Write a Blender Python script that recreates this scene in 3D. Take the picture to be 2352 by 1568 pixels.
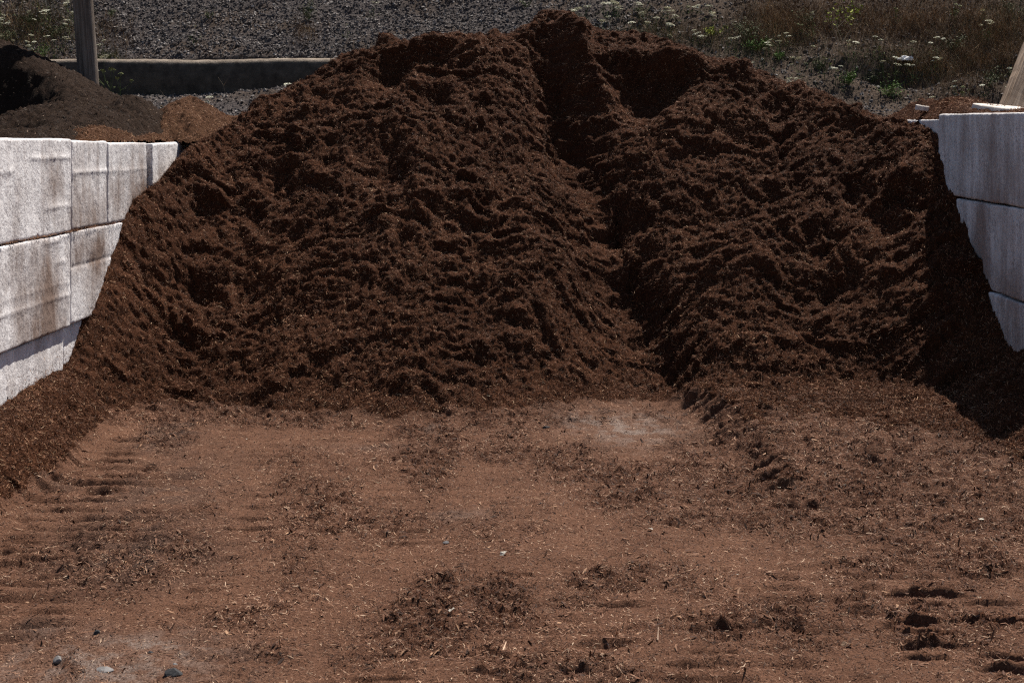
import bpy, bmesh, math, random
import numpy as np
from mathutils import Vector, Matrix

for o in list(bpy.data.objects):
    bpy.data.objects.remove(o)
S = bpy.context.scene
COL = S.collection
random.seed(5)
rng = np.random.default_rng(11)

# ------------------------------------------------------------------ camera, sky, sun, exposure
EYE = 1.90
FPX = 3350.0            # focal length in pixels of a 2352 px wide picture
cd = bpy.data.cameras.new('camera')
cam = bpy.data.objects.new('camera', cd); COL.objects.link(cam)
cam.location = (0, 0, EYE)
cam.rotation_euler = (math.radians(90), 0, 0)
cd.sensor_width = 36
cd.lens = 36 * FPX / 2352
cd.shift_x = -(1225 - 1176) / 2352
cd.shift_y = -(784 - 299) / 2352
cd.clip_start = 0.1; cd.clip_end = 2000
cd.dof.use_dof = True; cd.dof.focus_distance = 8.8; cd.dof.aperture_fstop = 9.0
S.camera = cam

SUN_EL = math.radians(57)
SUN_AZ = math.radians(27.5)       # from +Y (away from the camera) towards +X
w = bpy.data.worlds.new('World'); S.world = w; w.use_nodes = True
nt = w.node_tree; nt.nodes.clear()
out = nt.nodes.new('ShaderNodeOutputWorld'); bg = nt.nodes.new('ShaderNodeBackground')
sky = nt.nodes.new('ShaderNodeTexSky'); sky.sky_type = 'NISHITA'; sky.sun_disc = False
sky.sun_elevation = SUN_EL; sky.sun_rotation = SUN_AZ
sky.air_density = 1.0; sky.dust_density = 0.6; sky.ozone_density = 1.0
bg.inputs['Strength'].default_value = 0.05
nt.links.new(sky.outputs[0], bg.inputs['Color']); nt.links.new(bg.outputs[0], out.inputs['Surface'])
sl = bpy.data.lights.new('sun', 'SUN'); sl.energy = 5.0; sl.angle = math.radians(0.53); sl.color = (1.0, 0.93, 0.83)
sun = bpy.data.objects.new('sun', sl); COL.objects.link(sun)
sdir = Vector((math.sin(SUN_AZ) * math.cos(SUN_EL), math.cos(SUN_AZ) * math.cos(SUN_EL), math.sin(SUN_EL)))
sun.rotation_euler = sdir.to_track_quat('Z', 'Y').to_euler()
S.view_settings.view_transform = 'Standard'; S.view_settings.look = 'None'
S.view_settings.gamma = 1.0; S.view_settings.use_curve_mapping = False
S.view_settings.exposure = 0.74
S.render.engine = 'CYCLES'
S.cycles.use_denoising = False; S.cycles.filter_width = 1.2
S.cycles.max_bounces = 6; S.cycles.diffuse_bounces = 3; S.cycles.glossy_bounces = 2

# ------------------------------------------------------------------ helpers
def tag(o, label=None, cat=None, group=None, kind=None):
    if label: o['label'] = label
    if cat: o['category'] = cat
    if group: o['group'] = group
    if kind: o['kind'] = kind
    return o

def empty(name, loc, label, cat, group=None, rz=0):
    o = bpy.data.objects.new(name, None); COL.objects.link(o)
    o.location = loc; o.rotation_euler = (0, 0, rz); o.empty_display_size = .1
    return tag(o, label, cat, group)

def mesh_np(name, V, F, mat, parent=None, smooth=True, attrs=None):
    """V (n,3) float, F (m,k) int with constant k"""
    V = np.ascontiguousarray(V, dtype=np.float32); F = np.ascontiguousarray(F, dtype=np.int32)
    k = F.shape[1]
    me = bpy.data.meshes.new(name)
    me.vertices.add(len(V)); me.vertices.foreach_set('co', V.ravel())
    me.loops.add(F.size); me.loops.foreach_set('vertex_index', F.ravel())
    me.polygons.add(len(F))
    me.polygons.foreach_set('loop_start', np.arange(0, F.size, k, dtype=np.int32))
    me.polygons.foreach_set('use_smooth', np.full(len(F), smooth, dtype=bool))
    me.update(calc_edges=True)
    for an, av in (attrs or {}).items():
        a = me.attributes.new(an, 'FLOAT', 'POINT'); a.data.foreach_set('value', np.ascontiguousarray(av, dtype=np.float32))
    me.materials.append(mat)
    o = bpy.data.objects.new(name, me); COL.objects.link(o)
    if parent: o.parent = parent
    return o

def _hash(ix, iy, seed):
    h = (ix.astype(np.int64) * 374761393 + iy.astype(np.int64) * 668265263 + seed * 2147483647) & 0xffffffff
    h = ((h ^ (h >> 13)) * 1274126177) & 0xffffffff
    h = ((h ^ (h >> 15)) * 2246822519) & 0xffffffff
    return (h ^ (h >> 16)) & 0xffff

def pn(x, y, seed=0):
    """2-D gradient noise, about -1..1"""
    x = np.asarray(x, dtype=np.float64); y = np.asarray(y, dtype=np.float64)
    ix = np.floor(x); iy = np.floor(y); fx = x - ix; fy = y - iy
    ux = fx * fx * fx * (fx * (fx * 6 - 15) + 10); uy = fy * fy * fy * (fy * (fy * 6 - 15) + 10)
    def g(dx, dy):
        a = _hash(ix + dx, iy + dy, seed) * (2 * math.pi / 65536)
        return np.cos(a) * (fx - dx) + np.sin(a) * (fy - dy)
    a = g(0, 0); b = g(1, 0); c = g(0, 1); d = g(1, 1)
    return 1.5 * ((a * (1 - ux) + b * ux) * (1 - uy) + (c * (1 - ux) + d * ux) * uy)

def fbm(x, y, n, seed=0, gain=.5):
    t = 0; a = 1; f = 1
    for i in range(n):
        t = t + a * pn(x * f + 17.3 * i, y * f - 9.1 * i, seed + i); a *= gain; f *= 2.03
    return t

def sst(x, a, b):
    t = np.clip((x - a) / (b - a), 0, 1); return t * t * (3 - 2 * t)

def smin(a, b, k):
    h = np.clip(.5 + .5 * (b - a) / k, 0, 1); return b * (1 - h) + a * h - k * h * (1 - h)
def smax(a, b, k): return -smin(-a, -b, k)

def sab(v, e=.12): return np.sqrt(v * v + e * e)

def cubic(x, xs, ys):
    """smooth monotone-ish interpolation"""
    xs = np.array(xs, float); ys = np.array(ys, float)
    m = np.gradient(ys, xs); x = np.clip(x, xs[0], xs[-1])
    i = np.clip(np.searchsorted(xs, x) - 1, 0, len(xs) - 2)
    h = xs[i + 1] - xs[i]; t = (x - xs[i]) / h
    return ((2 * t**3 - 3 * t**2 + 1) * ys[i] + (t**3 - 2 * t**2 + t) * h * m[i] + (-2 * t**3 + 3 * t**2) * ys[i + 1] + (t**3 - t**2) * h * m[i + 1])

def floor_at(px, py):
    """point of the flat yard floor"""
    Y = FPX * EYE / (py - 299.); return (px - 1225.) * Y / FPX, Y
def slope_at(px, py):
    """point of the pile's front slope (rises 0.74 from Y 9.6)"""
    Y = (EYE + .74 * 9.6) / (.74 + (py - 299.) / FPX); return (px - 1225.) * Y / FPX, Y
def at(px, py, Y):
    return Vector(((px - 1225.) * Y / FPX, Y, EYE - (py - 299.) * Y / FPX))

# ------------------------------------------------------------------ materials
def new_mat(name, rough=.9, spec=.2):
    m = bpy.data.materials.new(name); m.use_nodes = True
    n = m.node_tree.nodes; b = n['Principled BSDF']
    b.inputs['Roughness'].default_value = rough; b.inputs['Specular IOR Level'].default_value = spec
    return m, n, m.node_tree.links, b

def ramp(n, stops, interp='LINEAR'):
    r = n.new('ShaderNodeValToRGB'); r.color_ramp.interpolation = interp
    e = r.color_ramp.elements
    e[0].position, e[0].color = stops[0][0], (*stops[0][1], 1)
    e[1].position, e[1].color = stops[-1][0], (*stops[-1][1], 1)
    for p, c in stops[1:-1]:
        x = e.new(p); x.color = (*c, 1)
    return r

def noise(n, l, scale, detail=6, rough=.6, coord=None):
    t = n.new('ShaderNodeTexNoise'); t.inputs['Scale'].default_value = scale; t.inputs['Detail'].default_value = detail
    t.inputs['Roughness'].default_value = rough
    if coord is not None: l.new(coord, t.inputs['Vector'])
    return t

def mixc(n, l, f, a, b, mode='MIX'):
    m = n.new('ShaderNodeMix'); m.data_type = 'RGBA'; m.blend_type = mode
    for s, v in ((m.inputs[0], f), (m.inputs[6], a), (m.inputs[7], b)):
        if isinstance(v, (int, float)): s.default_value = v
        elif isinstance(v, tuple): s.default_value = (*v, 1)
        else: l.new(v, s)
    return m.outputs[2]

def bump(n, l, b, h, strength, dist, prev=None):
    bp = n.new('ShaderNodeBump'); bp.inputs['Strength'].default_value = strength; bp.inputs['Distance'].default_value = dist
    l.new(h, bp.inputs['Height'])
    if prev is not None: l.new(prev, bp.inputs['Normal'])
    l.new(bp.outputs[0], b.inputs['Normal']); return bp.outputs[0]

def mat_mulch(name, c_dark, c_mid, c_light):
    m, n, l, b = new_mat(name, .95, .06)
    g = n.new('ShaderNodeNewGeometry')
    a = noise(n, l, 160, 5, .7, g.outputs['Position']); r = ramp(n, [(.30, c_dark), (.5, c_mid), (.74, c_light)])
    l.new(a.outputs[0], r.inputs[0])
    a2 = noise(n, l, 1.6, 4, .6, g.outputs['Position']); r2 = ramp(n, [(.3, (.72, .66, .62)), (.7, (1.25, 1.25, 1.25))]); l.new(a2.outputs[0], r2.inputs[0])
    l.new(mixc(n, l, 1.0, r.outputs[0], r2.outputs[0], 'MULTIPLY'), b.inputs['Base Color'])
    h = noise(n, l, 95, 6, .72, g.outputs['Position'])
    bump(n, l, b, h.outputs[0], 1.0, .02)
    return m

def mat_shred(name, stops, rough=.7, spec=.12):
    m, n, l, b = new_mat(name, rough, spec)
    g = n.new('ShaderNodeNewGeometry'); r = ramp(n, stops)
    l.new(g.outputs['Random Per Island'], r.inputs[0])
    v = noise(n, l, 1.4, 5, .62, g.outputs['Position']); rv = ramp(n, [(.33, (.62, .58, .56)), (.66, (1.25, 1.28, 1.30))]); l.new(v.outputs[0], rv.inputs[0])
    l.new(mixc(n, l, 1.0, r.outputs[0], rv.outputs[0], 'MULTIPLY'), b.inputs['Base Color'])
    return m

M_MULCH = mat_mulch('bark mulch', (.012, .0045, .0022), (.060, .0235, .0118), (.13, .056, .029))
M_SHRED = mat_shred('bark shreds', [(0, (.019, .007, .0035)), (.40, (.086, .034, .0165)), (.75, (.17, .072, .036)), (.94, (.28, .14, .075)), (1, (.55, .37, .23))])
M_LITTER = mat_shred('bark litter', [(0, (.030, .012, .007)), (.40, (.10, .045, .027)), (.7, (.19, .095, .058)), (.93, (.33, .19, .12)), (1, (.6, .44, .31))])
M_CHIP = mat_shred('coarse chips', [(0, (.022, .009, .005)), (.5, (.085, .036, .02)), (.85, (.17, .08, .045)), (1, (.34, .2, .12))])
M_COMPOST = mat_mulch('compost', (.009, .006, .0045), (.028, .018, .0135), (.065, .040, .028))
M_CSHRED = mat_shred('compost shreds', [(0, (.008, .005, .004)), (.6, (.032, .020, .0145)), (.9, (.10, .062, .043)), (1, (.36, .25, .17))])
M_TAN = mat_mulch('tan bark', (.025, .012, .006), (.078, .038, .021), (.17, .088, .048))
M_TSHRED = mat_shred('tan shreds', [(0, (.08, .032, .014)), (.7, (.2, .09, .045)), (.95, (.32, .17, .09)), (1, (.5, .34, .2))])

# yard floor: trodden bark dust, loose mulch patches, grey grit
M_FLOOR, n, l, b = new_mat('yard floor', .95, .12)
g = n.new('ShaderNodeNewGeometry')
def att(name):
    a = n.new('ShaderNodeAttribute'); a.attribute_name = name; return a.outputs['Fac']
f1 = noise(n, l, 130, 6, .7, g.outputs['Position']); r1 = ramp(n, [(.28, (.044, .019, .0105)), (.5, (.116, .056, .0335)), (.74, (.205, .108, .069))]); l.new(f1.outputs[0], r1.inputs[0])
f2 = noise(n, l, 3.0, 5, .6, g.outputs['Position']); r2 = ramp(n, [(.3, (.80, .76, .74)), (.7, (1.16, 1.15, 1.14))]); l.new(f2.outputs[0], r2.inputs[0])
dust = mixc(n, l, 1.0, r1.outputs[0], r2.outputs[0], 'MULTIPLY')
r3 = ramp(n, [(.30, (.022, .008, .004)), (.5, (.072, .029, .0155)), (.74, (.14, .063, .035))]); l.new(f1.outputs[0], r3.inputs[0])
c = mixc(n, l, att('loose'), dust, r3.outputs[0])
r4 = ramp(n, [(.3, (.09, .062, .050)), (.5, (.16, .118, .099)), (.68, (.36, .30, .265))]); l.new(f1.outputs[0], r4.inputs[0])
c = mixc(n, l, att('grit'), c, r4.outputs[0])
r5 = ramp(n, [(.3, (.022, .014, .011)), (.5, (.055, .036, .029)), (.74, (.10, .068, .055))]); l.new(f1.outputs[0], r5.inputs[0])
c = mixc(n, l, att('sooty'), c, r5.outputs[0])
l.new(c, b.inputs['Base Color'])
h = noise(n, l, 85, 6, .7, g.outputs['Position']); bump(n, l, b, h.outputs[0], .9, .016)

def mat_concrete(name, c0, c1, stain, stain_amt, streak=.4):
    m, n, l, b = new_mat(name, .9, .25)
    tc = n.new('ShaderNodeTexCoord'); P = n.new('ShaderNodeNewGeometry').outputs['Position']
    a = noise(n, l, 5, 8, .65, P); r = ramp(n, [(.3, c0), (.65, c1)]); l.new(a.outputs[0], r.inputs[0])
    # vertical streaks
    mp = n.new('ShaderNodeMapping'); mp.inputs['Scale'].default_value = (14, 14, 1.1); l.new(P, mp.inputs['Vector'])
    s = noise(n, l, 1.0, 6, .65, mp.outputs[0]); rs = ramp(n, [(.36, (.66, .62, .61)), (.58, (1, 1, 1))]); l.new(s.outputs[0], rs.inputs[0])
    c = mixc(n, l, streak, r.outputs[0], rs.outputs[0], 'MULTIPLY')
    # pitting specks
    sp = noise(n, l, 62, 4, .65, P); rp = ramp(n, [(.36, (.38, .35, .35)), (.50, (1, 1, 1))]); l.new(sp.outputs[0], rp.inputs[0])
    pm = noise(n, l, 4.5, 4, .6, P); pr = ramp(n, [(.38, (.15,) * 3), (.62, (.95,) * 3)]); l.new(pm.outputs[0], pr.inputs[0])
    c = mixc(n, l, pr.outputs[0], c, mixc(n, l, 1.0, c, rp.outputs[0], 'MULTIPLY'))
    # brown bark stain patches
    mp2 = n.new('ShaderNodeMapping'); mp2.inputs['Scale'].default_value = (2.6, 2.6, 1.2); mp2.inputs['Location'].default_value = (3.1, 1.7, .4); l.new(P, mp2.inputs['Vector'])
    q = noise(n, l, 1.0, 7, .68, mp2.outputs[0])
    at_ = n.new('ShaderNodeAttribute'); at_.attribute_name = 'stain'
    ad = n.new('ShaderNodeMath'); ad.operation = 'ADD'; l.new(q.outputs[0], ad.inputs[0]); l.new(at_.outputs['Fac'], ad.inputs[1])
    rq = ramp(n, [(.485, (0, 0, 0)), (.80, (stain_amt,) * 3)]); l.new(ad.outputs[0], rq.inputs[0])
    rgb = n.new('ShaderNodeRGBToBW'); l.new(rq.outputs[0], rgb.inputs[0])
    c = mixc(n, l, rgb.outputs[0], c, stain)
    l.new(c, b.inputs['Base Color'])
    hb = noise(n, l, 45, 8, .7, P)
    p1 = bump(n, l, b, hb.outputs[0], .55, .007)
    bump(n, l, b, sp.outputs[0], .7, .006, p1)
    return m
M_WHITE = mat_concrete('limewashed concrete', (.66, .64, .65), (.88, .86, .87), (.15, .085, .055), .9)
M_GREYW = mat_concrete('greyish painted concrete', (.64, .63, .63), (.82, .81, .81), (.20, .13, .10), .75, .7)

# ------------------------------------------------------------------ yard floor and mulch pile: one surface, cut into two objects
xs = np.arange(-3.30, 3.45, .0095)
ys = np.concatenate([np.arange(3.2, 4.6, .03), np.arange(4.6, 7.5, .0085), np.arange(7.5, 15.6, .0105)])
X, Y = np.meshgrid(xs, ys)
NXg, NYg = len(xs), len(ys)

toe = cubic(X, [-3.3, -3.0, -2.5, -1.5, -.6, .1, .6, .95, 1.5, 2.4, 2.9, 3.15, 3.4],
            [9.0, 9.1, 9.66, 9.45, 9.42, 9.66, 10.0, 10.0, 9.70, 9.6, 9.15, 8.95, 8.9])
toe = toe + .09 * fbm(X * 1.7, Y * .4, 3, 3)
slope = cubic(X, [-3.3, -3, -2, 0, 2, 3.4], [.78, .78, .745, .74, .74, .76])
S1 = slope * (Y - toe)
S1 = np.where(S1 > 0, S1, S1 * .25)
crest = cubic(X, [-3.3, -3.0, -2.75, -2.5, -2.25, -1.42, -1.1, -.79, -.06, .1, .3, .63, 1.1, 1.36, 1.85, 2.2, 2.57, 2.87, 3.1, 3.4],
              [1.35, 1.40, 1.73, 2.05, 2.27, 2.66, 2.70, 2.77, 2.92, 3.03, 3.04, 2.90, 2.82, 2.71, 2.52, 2.37, 2.22, 2.06, 1.98, 1.90])
Yc = toe + crest / slope
cap = crest + .20 * (Y - 11.2) * sst(X, -2.5, -3.0) * (Y > 11.2)
cap = cap - .62 * np.maximum(0, Y - np.maximum(Yc, 12.6 - .2 * sst(X, 1.5, 3)) - .45)
pile = smin(S1, cap, .10)
# right-hand ramp of packed mulch at the pile's foot
edge = cubic(Y, [6, 7.0, 7.5, 8.7, 9.6, 10.2, 11], [1.75, 1.55, 1.38, 1.30, 1.20, .98, .9])
edge = edge + .04 * pn(Y * 2.2, Y * 0, 77)
ramp_h = .15 * sst(Y, 6.9, 9.4) * sst(X - edge, -.26, .22) + .07 * sst(Y, 5.8, 7.5) * sst(X, 1.6, 3.0)
ramp_h = ramp_h + .05 * np.exp(-((X - edge - .05) / .10) ** 2) * sst(Y, 7.2, 8.6)
# berms along both walls
bl = .34 + .05 * (Y - 8.4) * (Y < 9.6)
wobL = .07 * fbm(Y * 1.3, Y * 0 + 3, 3, 8)
bermL = smin(bl + 0 * X, 1.15 * (-2.65 + .11 * sst(Y, 8.9, 7.4) + wobL - X), .09)
bermL = bermL * (1 - .55 * sst(Y, 7.2, 5.2))
wobR = .08 * fbm(Y * 1.1, Y * 0 + 9, 3, 9)
bermR = smin((.50 * sst(Y, 6.4, 8.8) + .1) + 0 * X, .85 * (X - 2.50 - wobR), .10)
flat = smax(ramp_h, np.maximum(bermL, -.3), .05)
flat = smax(flat, np.maximum(bermR, -.3), .08)
macro = smax(flat, pile, .07)
macro = np.maximum(macro, -.02)
pile_amt = np.maximum(sst(pile, .0, .28), .60 * sst(ramp_h, .05, .13) * sst(Y, 8.1, 9.2)) * sst(Y, 7.4, 9.2)     # how much the slope texture applies
berm_amt = sst(np.maximum(bermL, bermR), .0, .12)
D = np.zeros_like(X)

def blob(px, py, rx, ry, d, ang=0, pt=slope_at):
    cx, cy = pt(px, py); c_, s_ = math.cos(ang), math.sin(ang)
    u = ((X - cx) * c_ + (Y - cy) * s_) / rx; v = (-(X - cx) * s_ + (Y - cy) * c_) / ry
    return d * np.exp(-(u * u + v * v) ** 1.3)

# the long gully
gx = cubic(Y, [9.7, 10.06, 10.49, 11.04, 11.74, 12.3, 12.76, 13.3, 13.8], [.98, .90, .79, .70, .58, .38, .24, .16, .12])
gx = gx + .08 * pn(Y * 3.1, Y * 0, 31) + .05 * pn(Y * 8, Y * 0, 32)
gdm = .80 + .45 * sst(pn(X * 2.5, Y * 3.5, 33), -.5, .5)
s = X - gx
gd = cubic(Y, [9.7, 10.1, 10.6, 11.5, 12.3, 12.9, 13.4, 13.8], [.0, .04, .15, .17, .18, .20, .16, .0])
D -= gd * gdm * np.where(s < 0, np.exp(-(s / .30) ** 2), np.exp(-(np.maximum(s - .05, 0) / .17) ** 2))
D += gd * .42 * np.exp(-((s - .50) / .26) ** 2)
# peak wedge, its ridge and the scoop below the crest
D += blob(1300, 60, .12, .34, .19, .0)
for t in np.linspace(0, 1, 6):
    D += blob(1305 + 85 * t, 40 + 115 * t, .10, .14, .075, .3)
D += blob(1310, 235, .28, .36, -.12)
D += blob(1440, 170, .24, .34, -.09) + blob(1500, 135, .28, .30, -.13, .2) + blob(1560, 125, .16, .25, -.06)
D += blob(1560, 240, .34, .28, .10)
# rim of the crest above the scoop
D += blob(1420, 62, .20, .10, .10) + blob(1500, 78, .22, .10, .12) + blob(1570, 100, .16, .10, .10)
# knobs of the left crest
D += blob(890, 95, .16, .16, .10) + blob(905, 165, .17, .16, -.16) + blob(870, 195, .18, .14, -.08)
D += blob(1135, 42, .07, .1, .07) + blob(1160, 62, .14, .12, -.07)
# slumped ledges and hollows scattered over the face
for (px, py, rx, ry, d) in [(1010, 175, .2, .16, -.10), (990, 130, .34, .10, .06), (1110, 150, .3, .12, .07), (990, 255, .17, .2, -.15), (880, 390, .2, .22, -.13), (920, 440, .2, .18, -.10),
        (650, 400, .14, .22, -.13), (780, 350, .18, .2, -.08), (700, 300, .2, .12, .06), (560, 480, .18, .2, -.07), (460, 640, .12, .12, -.11), (560, 660, .16, .14, -.08),
        (1090, 300, .3, .2, .07), (1180, 390, .2, .2, -.06), (1220, 330, .10, .2, -.09), (1330, 480, .1, .2, -.06), (1260, 560, .22, .2, .05),
        (1560, 330, .2, .25, .06), (1690, 290, .2, .16, -.10), (1740, 190, .14, .16, -.08), (1790, 225, .14, .12, -.08), (1830, 180, .13, .08, -.07),
        (1880, 540, .16, .16, -.12), (1900, 650, .22, .14, -.12), (1960, 330, .26, .22, -.13), (2060, 300, .12, .2, -.09), (1960, 470, .12, .18, -.10), (2060, 560, .22, .2, -.12),
        (2090, 480, .1, .14, .07), (2100, 360, .14, .14, -.08), (1760, 430, .2, .2, .05), (1600, 460, .14, .2, -.08), (1720, 560, .3, .18, .05),
        (420, 760, .16, .12, -.07), (640, 740, .2, .15, -.05), (700, 560, .2, .16, -.06), (820, 640, .2, .14, .04), (960, 560, .2, .2, -.05), (1100, 720, .2, .12, -.05),
        (1420, 420, .08, .2, -.07), (1530, 730, .10, .2, -.05), (340, 690, .14, .10, -.08), (350, 560, .12, .2, .05), (430, 500, .14, .2, -.06), (500, 420, .15, .2, .05)]:
    D += blob(px, py, rx, ry, d) * .85

wall_damp = .45 + .55 * np.minimum(sst(X, -3.0, -2.5), 1)
up = Y + .25 * pn(X * 1.3, Y * .8, 51)
wx = X + .10 * pn(X * 2.2, Y * 2.2, 40) + .04 * pn(X * 6, Y * 6, 44); wy = up + .10 * pn(X * 2.2, Y * 2.2, 41) + .04 * pn(X * 6, Y * 6, 45)
upper = sst(macro, .3, 1.3)
lump = pn(wx * 1.7, wy * 1.5, 1)
ridge1 = .35 - .6 * sab(pn(wx * 2.1, wy * 3.2, 2)) + .5 * sab(pn(wx * 2.6 + 5, wy * 3.4, 3))
ridge2 = -.28 + .38 * pn(wx * 4.6, wy * 6.2, 4) + .85 * sab(pn(wx * 4.8 + 3, wy * 6.6, 5)) - .18 * sab(pn(wx * 6, wy * 8, 17))
ridge3 = -.24 + .35 * pn(wx * 11, wy * 14, 6) + .75 * sab(pn(wx * 10 + 3, wy * 13, 7)) - .1 * sab(pn(wx * 13, wy * 16, 18))
patch = .55 + .9 * sst(pn(X * 1.1, Y * 1.3, 61), -.5, .5)
D -= pile_amt * (.030 + .022 * upper)
D += pile_amt * (.034 * lump * (.5 + .5 * upper) + (.036 + .038 * upper) * ridge1 * patch + (.044 + .016 * upper) * ridge2 * patch + .036 * ridge3)
D += pile_amt * (.015 * pn(X * 22, Y * 28, 12) + .010 * pn(X * 46, Y * 52, 13) + .005 * pn(X * 95, Y * 95, 14))
D += berm_amt * (1 - pile_amt) * (.035 * ridge2 + .022 * ridge3 + .014 * pn(X * 24, Y * 24, 12) + .008 * pn(X * 48, Y * 48, 13) + .004 * pn(X * 95, Y * 95, 14))

D *= wall_damp
# loose patches on the floor
loose = np.zeros_like(X); grit = np.zeros_like(X); sooty = np.zeros_like(X)
def fpatch(arr, px, py, rx, ry, a):
    cx, cy = floor_at(px, py); rx = rx * cy / FPX; ry = ry * cy * cy / (FPX * EYE)
    r = ((X - cx) / rx) ** 2 + ((Y - cy) / ry) ** 2
    arr += a * np.exp(-r)
for p in [(1100, 1390, 170, 70, 1.2), (930, 1420, 130, 50, .7), (1430, 1120, 120, 50, 1.0), (1650, 1090, 150, 40, .7), (1560, 1200, 170, 24, 1.0), (2180, 1120, 260, 110, 1.3),
          (1900, 1010, 330, 110, 1.0), (1900, 1160, 200, 60, .8), (330, 1280, 160, 60, .9), (390, 995, 70, 32, 1.3), (700, 1180, 170, 90, .75), (870, 1060, 120, 40, .6), (520, 1420, 90, 26, .9),
          (230, 1300, 80, 20, .8), (1150, 1010, 160, 60, .75), (1250, 1050, 120, 40, .6), (960, 1500, 140, 40, .6), (1500, 1440, 170, 26, .8), (1720, 1400, 170, 50, .7), (1320, 1560, 160, 60, .8),
          (2150, 1420, 110, 20, .8), (2160, 1480, 120, 16, .8), (2300, 1440, 90, 20, .6), (2200, 1560, 150, 40, .5), (1400, 1330, 100, 30, .5), (2000, 1310, 160, 30, .5), (450, 955, 160, 14, .8),
          (60, 1260, 50, 14, .5), (140, 1110, 50, 8, .7), (620, 1500, 90, 20, .6), (1020, 1000, 30, 60, .6), (1760, 1530, 160, 30, .4), (250, 1010, 60, 14, .4)]:
    fpatch(loose, *p)
loose = loose + .62 * fbm(X * 2.6, Y * 1.5, 5, 21) + .20 + 1.0 * sst(ramp_h, .02, .10) + .8 * np.exp(-((Y - toe + .12) / .16) ** 2) * (X < .3) + .25 * sst(X, .6, 2.2)
lf = sst(loose, .12, 1.10)
brk = sst(fbm(X * 9, Y * 7, 3, 25), -.5, .45)
lf = lf * (.40 + .60 * brk)
for p in [(1450, 985, 110, 34, .95), (1330, 965, 60, 14, .45), (240, 1530, 250, 70, .8), (400, 1480, 120, 26, .5), (850, 1030, 120, 10, .3), (1060, 1185, 60, 14, .4), (990, 990, 20, 8, .5), (120, 1440, 80, 20, .3)]:
    fpatch(grit, *p)
grit = np.clip(grit, 0, 1) * (.25 + .75 * sst(fbm(X * 10, Y * 8, 4, 28), -.25, .35))
for p in [(370, 1140, 150, 110, .6), (330, 1290, 170, 60, .7), (390, 1000, 70, 40, .8), (80, 1440, 110, 22, .6), (150, 1120, 60, 8, .5), (1080, 1190, 70, 14, .5), (1290, 1560, 100, 30, .4)]:
    fpatch(sooty, *p)
sooty = np.clip(sooty, 0, 1) * (.3 + .7 * sst(fbm(X * 6, Y * 5, 4, 29), -.4, .4))
flat_amt = (1 - pile_amt) * (1 - berm_amt)
D += flat_amt * (.012 * pn(X * 1.6, Y * 1.3, 70) + .006 * fbm(X * 4, Y * 6, 2, 71) + .0016 * pn(X * 30, Y * 40, 72))
D += flat_amt * lf * (.016 + .026 * ridge3 * 1.2 + .016 * pn(X * 24, Y * 24, 12) + .009 * pn(X * 48, Y * 48, 13) + .004 * pn(X * 95, Y * 95, 14))
D += flat_amt * (1 - lf) * .0022 * pn(X * 55, Y * 60, 15)

rip = np.sin(Y * 2 * math.pi / .165 + 3.0 * pn(X * 1.1, Y * .8, 91) + X * .9 + 1.2 * pn(X * 3, Y * 3, 92)); rip = rip - .35 * rip * rip
rmask = np.clip(sst(X, -1.2, -1.9) * sst(Y, 9.2, 8.4) + sst(X, .9, 1.6) * sst(Y, 7.2, 6.4) * .9 + sst(Y, 6.6, 6.0) * sst(X, -.6, .1) * .7 + .9 * sst(ramp_h, .02, .08) * sst(X, 2.3, 1.9), 0, 1)
rmask = np.maximum(rmask, .3) * sst(pn(X * 1.5, Y * 1.1, 93), -.5, .2) * (.05 + .95 * sst(pn(X * 4.5, Y * 2.6, 94), -.35, .35))
D += (1 - berm_amt) * (1 - sst(pile, 0, .2)) * rmask * .021 * rip
# wheel loader lug prints
LUGN = .7 + .5 * sst(pn(X * 14, Y * 20, 95), -.4, .4); LUGV = .012 * pn(X * 16, Y * 16, 96)
def lug(cx, cy, rx, ry, d, bow=.0, ang=0.):
    c_, s_ = math.cos(ang), math.sin(ang)
    u = (X - cx) * c_ + (Y - cy) * s_; v = -(X - cx) * s_ + (Y - cy) * c_ - bow * ((X - cx) / rx) ** 2
    e = np.exp(-(u / rx) ** 4) * LUGN
    v = v + LUGV
    return d * e * (-np.exp(-(v / ry) ** 2) + .7 * np.exp(-((v - 1.9 * ry) / (1.3 * ry)) ** 2))
def lug_row(p0, p1, n, rx, ry, d, bow=.02, ang=0., jit=.02):
    global D
    a = floor_at(*p0); c2 = floor_at(*p1)
    for i in range(n):
        t = i / max(1, n - 1)
        if random.random() < .12: continue
        D += lug(a[0] + (c2[0] - a[0]) * t + random.uniform(-jit, jit), a[1] + (c2[1] - a[1]) * t + random.uniform(-.015, .015),
                 rx * random.uniform(.7, 1.2), ry * random.uniform(.7, 1.1), 1.7 * d * random.uniform(.4, 1.25), bow * random.uniform(.5, 1.3), ang + random.uniform(-.08, .08))
lug_row((2125, 1372), (2130, 1512), 7, .12, .013, .020, -.012)
lug_row((2285, 1390), (2330, 1540), 7, .11, .013, .020, .006, -.15)
lug_row((300, 1000), (130, 1330), 17, .12, .022, .013, .0)
lug_row((190, 1040), (20, 1300), 13, .10, .022, .010, .0)
lug_row((640, 1090), (420, 1440), 12, .11, .02, .008, .01, .1)
lug_row((1545, 885), (1700, 1010), 13, .17, .019, .022, .01, .50, .015)
lug_row((1690, 1000), (1850, 1150), 9, .14, .018, .014, .01, .40, .03)
lug_row((2060, 880), (2180, 960), 6, .13, .035, .030, -.02)
lug_row((2230, 960), (2330, 1030), 5, .13, .03, .022, -.02)
lug_row((1010, 1330), (880, 1560), 8, .11, .012, .008, .0)
lug_row((1180, 1320), (1130, 1550), 8, .11, .012, .008, .0, -.05)
lug_row((1440, 1390), (1350, 1550), 6, .14, .02, .013, .01, .1)
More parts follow.
